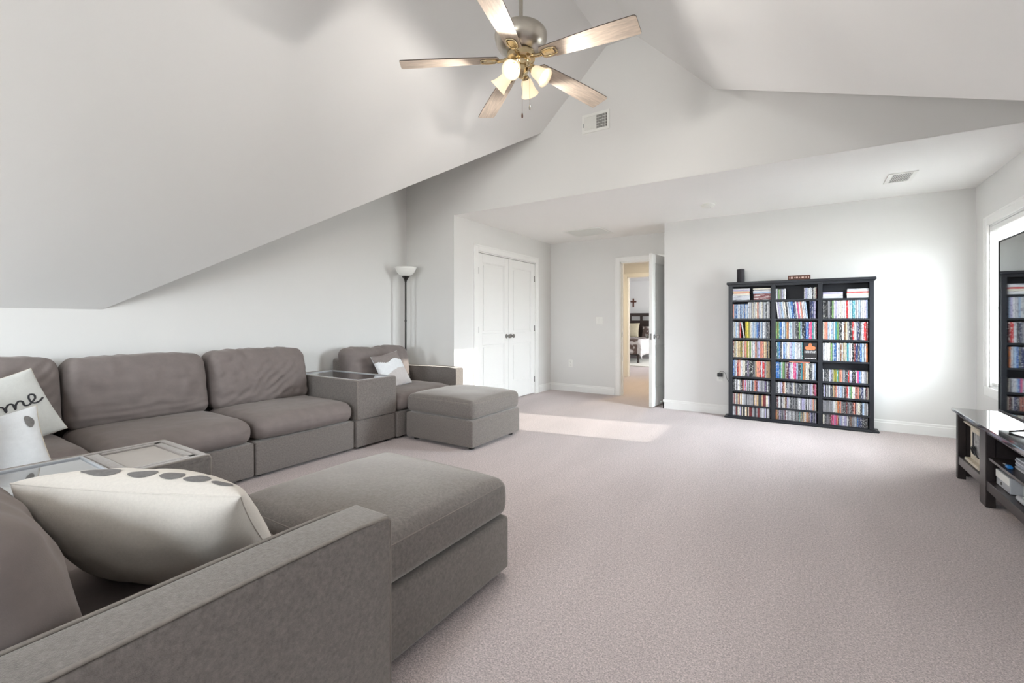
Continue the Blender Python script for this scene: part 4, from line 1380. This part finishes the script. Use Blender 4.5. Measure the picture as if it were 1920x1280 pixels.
def S(txt):
    k = {'w': 'white', 'i': 'ivory', 'c': 'cream', 'g': 'grey', 's': 'silver', 'k': 'charcoal', 'K': 'black', 'b': 'blue', 'l': 'azure', 'n': 'navy', 't': 'teal', 'G': 'green', 'o': 'olive',
         'y': 'yellow', 'O': 'orange', 'a': 'salmon', 'r': 'red', 'm': 'maroon', 'p': 'pink', 'M': 'magenta', 'u': 'purple', 'L': 'lilac', 'B': 'brown', 'T': 'tan'}
    return [k[ch] for ch in txt]

# dvd shelves
x = fill('dvd_case', 0, 1, S('alblwblsbwlbb'), x1=-0.545, th=0.0140, hgt=0.168)
fill('dvd_case', 0, 1, S('wsgisiaswigskwskws'), x0=x, hgt=0.190, th=0.0145)
x = fill('dvd_case', 0, 2, S('silwgra'), x1=-0.632, hgt=0.188)
put_case('dvd_case', x + 0.033, SH[2], 0.0145, 0.186, 'silver', 0, 2, 0, R(-9))
x = fill('dvd_case', 0, 2, S('y'), x0=x + 0.046, x1=x + 0.046 + 0.03, hgt=0.190)
fill('dvd_case', 0, 2, S('oiwlslbnslwgkwki'), x0=x, hgt=0.187)
fill('dvd_case', 0, 3, S('mcicToTiaocGiswagLaacTkco'), hgt=0.190)
fill('dvd_case', 0, 4, S('blwrawiikukKKgTaarSrgTTTT'.replace('S', 's')), hgt=0.186)
fill('dvd_case', 1, 1, S('wLslwikslbnwpwawwlsiwci'), x1=0.036, hgt=0.188, lean=R(-6))
fill('dvd_case', 1, 1, S('nnLalpw'), x0=0.040, x1=0.110, hgt=0.190)
fill('dvd_case', 1, 2, S('GotbwlTOwlggkKGlKnbbpptwmmki'), hgt=0.190)
fill('dvd_case', 1, 3, S('ktbkwblwiLllwwwstiw'), x1=-0.015, hgt=0.188)
fill('dvd_case', 1, 4, S('bbtwGgmuwwpMlkktOTwiKkwlGiubn'), hgt=0.184)
fill('dvd_case', 2, 1, S('kKKgkGwLwwiwwrwltwwlswLlwswiksk'), hgt=0.190)
fill('dvd_case', 2, 2, S('iaalwlwtGkKwBcwkKrsgnksrmaOi'), hgt=0.190)
x = fill('dvd_case', 2, 3, S('wwww'), x1=0.235, th=0.0185, hgt=0.188)
fill('dvd_case', 2, 3, S('iGlbwsBwcitlwKmnkblwOB'), x0=x, hgt=0.190)
# cd shelves
fill('cd_case', 2, 4, S('wkkkwLkiootGaagskkrwLkkKwpblwwsgii'), th=0.0108, hgt=0.124, jit=0.001)
fill('cd_case', 2, 5, S('kLkwgwkkTBawLwlgwkmrwtGiwamaknnwkmia'), th=0.0108, hgt=0.124, jit=0.001)
fill('cd_case', 2, 6, S('ggggggggwiiOBagkkkmkgkkmamwiiklwgwkwiT'), th=0.0108, hgt=0.124, jit=0.001)
x = fill('cd_case', 2, 7, S('ikggkmMpLpamlLwLLwkBBggsg'), x1=0.455, th=0.0108, hgt=0.108, jit=0.001)
x = fill('cd_case', 2, 7, S('bb'), x0=x, x1=x + 0.026, th=0.0120, hgt=0.109, jit=0.001)
x = fill('dvd_case', 2, 7, S('nn'), x0=x, x1=x + 0.031, th=0.0150, hgt=0.109, jit=0.0)
fill('cd_case', 2, 7, S('kkK'), x0=x, th=0.0108, hgt=0.108, jit=0.001)
fill('cd_case', 1, 5, S('gkwwLBaikwgknwikgkkkkkgkkkwgLwmpmmi'), th=0.0108, hgt=0.124, jit=0.001)
fill('cd_case', 1, 6, S('kmwwgkwiBLwkkgkgkkwwgLLskwgwLiagip'), th=0.0108, hgt=0.124, jit=0.001)
fill('cd_case', 1, 7, S('OTBLngkLmwgswkwwkggktTkTiw'), th=0.0108, hgt=0.108, jit=0.001)
fill('cd_case', 0, 5, S('kkwgwikmaLpwgwkwlkwarmLwggwgukw'), th=0.0108, hgt=0.124, jit=0.001)

def label_rows():
    # each case is told by its colour, its shelf and the colours of the two cases it stands between
    for (bay, row), items in ROWS.items():
        items.sort(key=lambda q: q[0])
        for i, (x_, colour, word, o_) in enumerate(items):
            nb = sorted(items[k][1] for k in (i - 1, i + 1) if 0 <= k < len(items))
            if len(nb) == 2:
                where = 'between %s and %s' % tuple(nb) if nb[0] != nb[1] else 'between two %s' % nb[0]
            else:
                where = 'ending the row beside %s' % nb[0]
            o_['label'] = '%s %s %s, %s shelf, %s' % (colour, word, where, ORD[row], BAYN[bay])

# the remaining far bottom rows of the first bay: packed cases, one object
b = B()
spines = [mat('cd spine ' + n_, COLOURS[n_], 0.4, var=0.3, vscale=40) for n_ in ('white', 'grey', 'charcoal', 'lilac', 'ivory', 'maroon', 'tan', 'silver')]
for row, hh in ((6, 0.124), (7, 0.108)):
    x = BAY[0][0] + 0.003
    while x + 0.0108 < BAY[0][1] - 0.002:
        t = 0.0108 * rnd.choice((1, 1, 1, 2))
        if x + t > BAY[0][1] - 0.002:
            t = 0.0108
        y = BYF + 0.010 + rnd.uniform(0, 0.004)
        b.box(x, y, SH[row] + 0.0006, x + t - 0.0007, y + 0.12, SH[row] + hh + rnd.uniform(-0.001, 0.001), mi=rnd.randrange(8))
        x += t
tag(b.to('cd_case_rows', spines), 'thin cd cases packed on two lowest shelves of bay beside outlet', 'cds', kind='stuff')

# top shelf: flat stacks and a few upright cases
def flat_stack(bay, items, xa, xb, z0, label_end, yoff=0.0, name='dvd_box_set'):
    z = z0 + 0.0006
    for i, (hgt, colour, ins) in enumerate(items):
        o = B().box(-(xb - xa) / 2 + ins, 0, 0, (xb - xa) / 2 - ins * 0.4, 0.13, hgt - 0.0006, 0.001).to(name, SPINE)
        o.location = ((xa + xb) / 2, BYF + 0.008 + rnd.uniform(0, 0.005), z)
        o.color = lin(COLOURS[colour])
        tag(o, '%s boxed set lying flat, %s' % (colour, label_end), 'box set', 'boxed sets on the top shelf')
        z += hgt
z = SH[0]
flat_stack(0, [(0.058, 'silver', 0.0), (0.020, 'ivory', 0.004), (0.015, 'salmon', 0.010), (0.015, 'cream', 0.0), (0.014, 'lilac', 0.006), (0.014, 'white', 0.002)], -0.726, -0.545, z, 'top shelf stack nearest wall outlet')
flat_stack(0, [(0.072, 'maroon', 0.006), (0.018, 'azure', 0.002), (0.016, 'white', 0.0), (0.014, 'grey', 0.008), (0.014, 'ivory', 0.0)], -0.512, -0.330, z, 'top shelf stack beside first divider')
fill('cd_case', 1, 0, S('sgGigLwwwL'), x0=-0.284, x1=-0.180, th=0.0108, hgt=0.118)
fill('cd_case', 1, 0, S('wLlwwswkwimm'), x0=-0.012, x1=0.112, th=0.0108, hgt=0.122)
flat_stack(2, [(0.024, 'silver', 0.0), (0.022, 'white', 0.002), (0.020, 'lilac', 0.0)], 0.158, 0.335, z, 'top shelf stack beside second divider')
flat_stack(2, [(0.028, 'white', 0.002), (0.022, 'ivory', 0.0), (0.016, 'red', 0.0), (0.018, 'white', 0.004), (0.012, 'silver', 0.006)], 0.368, 0.554, z, 'top shelf stack on the window side')
label_rows()
# a dvd facing out on the fourth shelf and one lying on top of the fifth shelf's row
o = thing('dvd_case_facing_out', 'black dvd case with orange figure cover facing out, middle bay', 'dvd case', (0.046, BYF + 0.006, SH[3] + 0.0006))
B().box(-0.062, 0, 0, 0.062, 0.0145, 0.188, 0.002).to('case', mat('black dvd cover', (40, 38, 40), 0.3, var=0.25, vscale=30), o)
ora = mat('orange cover figure', (206, 120, 78), 0.4, var=0.35, vscale=40)
B().prism([(-0.034, 0.108), (0.034, 0.108), (0.046, 0.120), (0.050, 0.134), (0.042, 0.146), (0.020, 0.150), (0.015, 0.158), (0.016, 0.170), (0.010, 0.180), (0.0, 0.183), (-0.010, 0.180), (-0.016, 0.170), (-0.015, 0.158), (-0.020, 0.150), (-0.042, 0.146), (-0.050, 0.134), (-0.046, 0.120)], 'y', -0.0010, 0.0).to('cover_figure', ora, o)
lt = B()
for i, (x0, x1) in enumerate(((-0.052, -0.038), (-0.034, -0.020), (-0.016, -0.002), (0.002, 0.016), (0.020, 0.034), (0.038, 0.052))):
    lt.box(x0, -0.0010, 0.074, x0 + 0.004, 0, 0.100).box(x1 - 0.004, -0.0010, 0.074, x1, 0, 0.100).box(x0, -0.001, 0.094 if i % 2 else 0.085, x1, 0, 0.100 if i % 2 else 0.089)
for x in range(9):
    lt.box(-0.05 + x * 0.0115, -0.0010, 0.012, -0.043 + x * 0.0115, 0, 0.022)
lt.to('cover_lettering', PAPER, o)
o = B().box(-0.098, 0, 0, 0.098, 0.128, 0.012, 0.001).to('dvd_case_lying', SPINE)
o.location = (-0.055, BYF + 0.012, SH[4] + 0.1885); o.color = lin(COLOURS['salmon'])
tag(o, 'salmon dvd case lying flat on top of a row, middle bay', 'dvd case')

# things standing on the bookcase
sp = thing('smart_speaker', 'black cylindrical speaker standing on top of the bookcase', 'speaker', (-0.645, 6.02, 1.607))
B().lathe([(0, 0), (0.040, 0), (0.042, 0.004), (0.042, 0.148), (0.040, 0.156), (0.034, 0.158), (0, 0.156)], 28).to('body', mat('charcoal speaker cloth', (52, 50, 54), 0.85, var=0.12, vscale=120), sp, True)
B().lathe([(0.034, 0.1585), (0.026, 0.1595), (0.024, 0.1585)], 28).to('light_ring', GREYP, sp, True)
ws = thing('wooden_block_sign', 'brown wooden block sign with small pale marks on bookcase top', 'sign', (-0.058, 6.0, 1.607))
B().box(-0.106, -0.014, 0, 0.106, 0.014, 0.052, 0.003).to('block', BROWNWOOD, ws)
marks = B()
for x, ww, hh in ((-0.090, 0.008, 0.016), (-0.069, 0.018, 0.022), (-0.040, 0.008, 0.014), (-0.020, 0.018, 0.018), (0.006, 0.006, 0.014), (0.034, 0.024, 0.016), (0.064, 0.010, 0.014), (0.088, 0.008, 0.022)):
    marks.box(x - ww / 2, -0.0155, 0.026 - hh / 2, x + ww / 2, -0.0138, 0.026 + hh / 2, 0.001)
marks.to('pale_marks', mat('pale sign marks', (222, 196, 182), 0.7, var=0.1, vscale=60), ws)

# ------------------------------------------------------------------ tv and its stand
SX0, SX1, SYA, SYB = 0.935, 1.360, 2.36, 4.600
ST = thing('tv_stand', 'long espresso wood tv stand with open cubbies under the window', 'tv stand', ((SX0 + SX1) / 2, (SYA + SYB) / 2, 0))
sx, sy = (SX0 + SX1) / 2, (SYA + SYB) / 2
def SB(x0, y0, z0, x1, y1, z1, bev=0.002):
    return B().box(x0 - sx, y0 - sy, z0, x1 - sx, y1 - sy, z1, bev)
SB(SX0 - 0.022, SYA - 0.022, 0.482, SX1 + 0.008, SYB + 0.022, 0.506, 0.004).to('top_board', GLOSSTOP, ST)
posts = [(4.556, 4.600), (3.945, 4.062), (2.898, 3.015), (2.36, 2.404)]
for i, (a, c) in enumerate(posts):
    SB(SX0, a, 0, SX0 + 0.045, c, 0.482, 0.003).to('leg', ESPRESSO, ST)
    SB(SX1 - 0.045, a, 0, SX1, c, 0.482, 0.003).to('leg', ESPRESSO, ST)
    SB(SX0 + 0.04, a + 0.012, 0.10, SX1 - 0.04, c - 0.012, 0.482, 0).to('upright_panel', ESPRESSO, ST)
for (a, c) in ((4.062, 4.556), (3.015, 3.945), (2.404, 2.898)):
    SB(SX0 + 0.006, a, 0.455, SX0 + 0.028, c, 0.482, 0.002).to('apron', ESPRESSO, ST)
    SB(SX0 + 0.004, a, 0.108, SX0 + 0.028, c, 0.168, 0.002).to('bottom_rail', ESPRESSO, ST)
    SB(SX0 + 0.02, a - 0.002, 0.150, SX1 - 0.01, c + 0.002, 0.1678, 0).to('bottom_shelf', ESPRESSO, ST)
    SB(SX1 - 0.012, a - 0.002, 0.146, SX1 - 0.004, c + 0.002, 0.482, 0).to('back_panel', ESPRESSO, ST)
SB(SX0 + 0.012, 3.013, 0.298, SX1 - 0.012, 3.947, 0.314, 0.001).to('middle_shelf', ESPRESSO, ST)

TX = 1.055
tv = thing('television', 'large flat television on espresso stand reflecting the bookcase in its dark screen', 'television', (TX + 0.04, 3.24, 0.506))
tz0, tz1, ty0, ty1 = 0.565 - 0.506, 1.668 - 0.506, 2.29 - 3.24, 4.19 - 3.24
B().box(-0.036, ty0, tz0, 0.012, ty1, tz1, 0.004).box(0.012, ty0 + 0.35, tz0 + 0.08, 0.045, ty1 - 0.35, tz0 + 0.62, 0.01).to('housing', BLACKP, tv)
B().box(-0.0405, ty0 + 0.009, tz0 + 0.016, -0.0365, ty1 - 0.009, tz1 - 0.009).to('screen', SCREEN, tv)
bz = B()
for (y0, z0, y1, z1) in ((ty0, tz0, ty1, tz0 + 0.016), (ty0, tz1 - 0.009, ty1, tz1), (ty0, tz0, ty0 + 0.009, tz1), (ty1 - 0.009, tz0, ty1, tz1)):
    bz.box(-0.044, y0, z0, -0.034, y1, z1, 0.001)
bz.to('bezel', BLACKP, tv)
for y in (ty0 + 0.30, ty1 - 0.42):
    B().tube([(-0.105, y, 0.006), (-0.02, y, 0.024), (0.0, y, tz0 + 0.012)], [0.006, 0.008, 0.010], 8).tube([(0.12, y, 0.006), (0.02, y, 0.024), (0.0, y, tz0 + 0.012)], [0.006, 0.008, 0.010], 8).to('foot', DARKMETAL, tv, True)

# things in the stand
pf = thing('shadow_box_frame', 'cream distressed wooden frame with black and white picture in end cubby', 'picture frame', (1.020, 4.305, 0.1688))
B().box(-0.070, -0.150, 0, 0.070, 0.150, 0.022, 0.004).to('base', CREAMWOOD, pf)
B().box(-0.045, -0.125, 0.022, 0.045, -0.092, 0.250, 0.003).box(-0.045, 0.092, 0.022, 0.045, 0.125, 0.250, 0.003).box(-0.045, -0.093, 0.022, 0.045, 0.093, 0.060, 0.003).box(-0.045, -0.093, 0.212, 0.045, 0.093, 0.250, 0.003).to('frame', CREAMWOOD, pf)
B().box(-0.062, -0.140, 0.250, 0.062, 0.140, 0.262, 0.003).box(-0.075, -0.155, 0.262, 0.075, 0.155, 0.274, 0.003).to('cap', CREAMWOOD, pf)
B().box(-0.042, -0.092, 0.060, -0.034, 0.092, 0.212).to('picture', mat('black and white print', (150, 150, 150), 0.4, var=0.75, vscale=24), pf)
B().box(-0.0435, 0.060, 0.062, -0.036, 0.090, 0.210).to('mount', BLACKP, pf)
kn = B().tube(smooth_path([(-0.05, 0.06, 0.10), (-0.055, 0.03, 0.125), (-0.055, -0.01, 0.12), (-0.055, -0.03, 0.09), (-0.055, 0.0, 0.075), (-0.055, 0.04, 0.085), (-0.055, 0.06, 0.11), (-0.055, 0.02, 0.105), (-0.055, -0.05, 0.08), (-0.055, -0.09, 0.07)]), 0.0045, 8).to('tied_cord', BLACKP, pf, True)

gb = thing('console_box', 'white and grey boxed device standing on bottom shelf of stand', 'electronics', (1.065, 3.800, 0.1688))
B().box(-0.092, -0.108, 0, 0.10, 0.108, 0.090, 0.003).to('body', GREYP, gb)
B().box(-0.095, -0.107, 0.045, -0.091, 0.107, 0.089, 0.001).to('white_front', WHITEP, gb)
B().cyl((-0.0915, 0.02, 0.024), (-0.097, 0.02, 0.024), 0.009, seg=14).to('front_button', HINGE, gb)
bb = thing('router_box', 'blue grey box with white edge on bottom shelf of stand', 'electronics', (1.11, 3.580, 0.1688))
B().box(-0.085, -0.095, 0, 0.085, 0.095, 0.096, 0.004).to('body', BLUEGREY, bb)
B().box(-0.088, 0.062, 0.002, -0.02, 0.096, 0.094, 0.003).to('white_edge', WHITEP, bb)
B().box(-0.0865, -0.09, 0.002, -0.084, 0.06, 0.055, 0.001).to('dark_band', mat('slate band', (70, 84, 116), 0.4, var=0.05), bb)
gc = thing('game_controller', 'pale grey rounded controller lying on bottom shelf of stand', 'controller', (0.990, 3.545, 0.1688))
B().soft(-0.022, -0.06, 0, 0.022, 0.06, 0.030, 0.0148, (2, 6, 1), 4).to('body', GREYP, gc, 'all')
B().lathe([(0, 0.030), (0.008, 0.0315), (0.006, 0.034), (0, 0.0345)], 12).to('thumb_button', WHITEP, gc, True)
for i in range(6):
    o = B().box(-0.08, -0.10, 0, 0.08, 0.10, 0.0098, 0.001).to('magazine', mat('magazine paper %d' % (i % 3), [(214, 214, 218), (150, 152, 160), (190, 194, 204)][i % 3], 0.5, var=0.06))
    o.location = (1.085 + 0.004 * (i % 2), 3.64 - 0.003 * (i % 3), 0.3146 + 0.0102 * i)
    tag(o, 'thin magazine in the pile on middle shelf of tv stand', 'magazine', 'magazines in the tv stand')
o = thing('blue_gadget', 'small bright blue gadget in front of magazines on middle shelf', 'gadget', (0.972, 3.70, 0.3146))
B().soft(-0.012, -0.022, 0, 0.012, 0.022, 0.018, 0.006, (2, 2, 1), 3).to('body', mat('bright blue plastic', (40, 120, 190), 0.3, var=0.05), o, 'all')
B().tube([(0, 0.02, 0.008), (0.01, 0.05, 0.006), (0.0, 0.085, 0.005)], 0.0035, 6).to('strap', GREYP, o, True)
o = thing('floor_box', 'crumpled tan paper bag on carpet beneath the tv stand', 'paper bag', (1.09, 3.84, 0))
def crumple(p, u):
    q = p.copy()
    q += Vector((1, 1, 0.6)) * 0.012 * noise.noise(p * 30)
    q.z *= 1 + 0.15 * noise.noise(p * 16 + Vector((3, 1, 7)))
    return q
B().soft(-0.06, -0.07, 0.002, 0.06, 0.07, 0.085, 0.02, (6, 6, 4), 2, crumple).to('bag', TAN, o)
o = thing('speaker_cabinet', 'slim black cabinet standing on carpet beyond end of tv stand', 'cabinet', (1.10, 4.725, 0))
B().box(-0.118, -0.085, 0.006, 0.118, 0.085, 0.345, 0.004).to('body', ESPRESSO, o)
for x in (-0.09, 0.09):
    for y in (-0.06, 0.06):
        B().cyl((x, y, 0), (x, y, 0.007), 0.010, seg=10).to('foot', FOOTM, o)

# ------------------------------------------------------------------ bedroom through the doorway
cr = thing('wooden_cross', 'carved dark wooden cross hanging on bedroom wall above the headboard', 'cross', (-4.72, 14.65, 1.60))
B().prism([(-0.024, 0), (0.024, 0), (0.022, 0.15), (0.085, 0.148), (0.100, 0.172), (0.085, 0.196), (0.022, 0.194), (0.024, 0.262), (0, 0.285), (-0.024, 0.262), (-0.022, 0.194), (-0.085, 0.196), (-0.100, 0.172), (-0.085, 0.148), (-0.022, 0.15)], 'y', -0.022, 0).to('cross_body', BROWNWOOD, cr)
B().lathe([(0, 0), (0.03, 0.002), (0.032, 0.006), (0.02, 0.010), (0, 0.012)], 16, (0, -0.022, 0.172), (0, -1, 0)).to('rosette', BROWNWOOD, cr, True)

EX0, EX1, EY0, EY1 = -5.40, -3.72, 12.05, 14.35
bed = thing('bed', 'dark wooden bed with slatted headboard in room beyond the doorway', 'bed', ((EX0 + EX1) / 2, EY0, 0.021))
ex = (EX1 - EX0) / 2
L = EY1 - EY0
hb = B().box(-ex, L, 0, -ex + 0.08, L + 0.06, 1.36, 0.004).box(ex - 0.08, L, 0, ex, L + 0.06, 1.36, 0.004).to('headboard_posts', DARKBED, bed)
B().box(-ex, L + 0.005, 1.27, ex, L + 0.055, 1.37, 0.006).to('headboard_top_rail', DARKBED, bed)
B().box(-ex + 0.05, L + 0.012, 0.40, ex - 0.05, L + 0.048, 1.14, 0.004).to('headboard_panel', DARKBED, bed)
for i in range(4):
    x = -ex + 0.30 + i * (2 * ex - 0.6) / 3
    B().box(x - 0.04, L + 0.015, 1.13, x + 0.04, L + 0.045, 1.28, 0.002).to('headboard_slat', DARKBED, bed)
B().box(-ex, 0.02, 0.20, ex, 0.06, 0.36, 0.004).to('foot_rail', DARKBED, bed)
for x in (-ex, ex - 0.04):
    B().box(x, 0.04, 0.20, x + 0.04, L, 0.36, 0.004).to('side_rail', DARKBED, bed)
for x in (-ex + 0.05, ex - 0.05):
    B().lathe([(0, 0), (0.03, 0), (0.035, 0.03), (0.022, 0.06), (0.040, 0.14), (0.045, 0.22), (0, 0.22)], 16, (x, 0.05, 0)).to('leg', DARKBED, bed, True)
B().soft(-ex + 0.04, 0.06, 0.33, ex - 0.04, L - 0.01, 0.60, 0.05, (4, 6, 2), 3).to('mattress', WHITELINEN, bed, 'all')
# bedspread: grid hung over foot and sides
def drape(u, v):
    x = u; y = v
    zt = 0.625
    hx = ex - 0.01
    ox_ = max(0, abs(x) - hx); oy_ = max(0, 0.05 - y)
    z = zt - 1.0 * max(ox_, oy_) - 0.35 * min(ox_, oy_)
    xx = math.copysign(min(abs(x), hx + 0.035 + 0.10 * ox_), x)
    yy = max(y, 0.05 - 0.045 - 0.12 * oy_)
    z += 0.012 * noise.noise(Vector((x * 5, y * 5, 1.0)))
    yy -= 0.03 * oy_ * math.sin(x * 14) * 1.5
    xx += 0.02 * ox_ * math.sin(y * 12)
    return Vector((xx, yy, max(z, 0.06)))
nu, nv = 44, 40
b = B()
g = {}
for i in range(nu + 1):
    for j in range(nv + 1):
        u = -ex - 0.40 + (2 * ex + 0.80) * i / nu
        v = -0.34 + (L - 0.55 + 0.34) * j / nv
        g[i, j] = b.bm.verts.new(drape(u, v))
for i in range(nu):
    for j in range(nv):
        f = b.bm.faces.new([g[i, j], g[i + 1, j], g[i + 1, j + 1], g[i, j + 1]])
        f.material_index = 1 if i > nu * 0.80 else 0
sprd = tag(b.to('bedspread', [FLORAL, SILVER], None, 'all'), 'brown and silver floral bedspread draped over the bed', 'bedspread')
sprd.location = bed.location
md = sprd.modifiers.new('thickness', 'SOLIDIFY'); md.thickness = 0.012; md.offset = 1
def bed_pillow(label, x, y, z, wd, hh, m_, tilt):
    M = Matrix.Translation((x, y, z)) @ Matrix.Rotation(R(90 - tilt), 4, 'X')
    o, P_ = pillow('bed_pillow', label, wd, hh, 0.20, M, m_, m_, rnd.random() * 9, 14)
    o['group'] = 'pillows on the bed'
bed_pillow('beige cotton pillow propped on headboard of the bed', -4.66, 14.05, 0.86, 0.62, 0.46, BEIGE, 16)
bed_pillow('brown floral pillow propped on headboard beside a beige one', -4.02, 14.10, 0.81, 0.50, 0.36, FLORAL, 16)
tag(B().box(-5.8, 11.35, 0.0, -2.6, 13.6, 0.02, 0.006).to('area_rug', RUG), 'pale area rug under the bed in the far bedroom', 'rug')
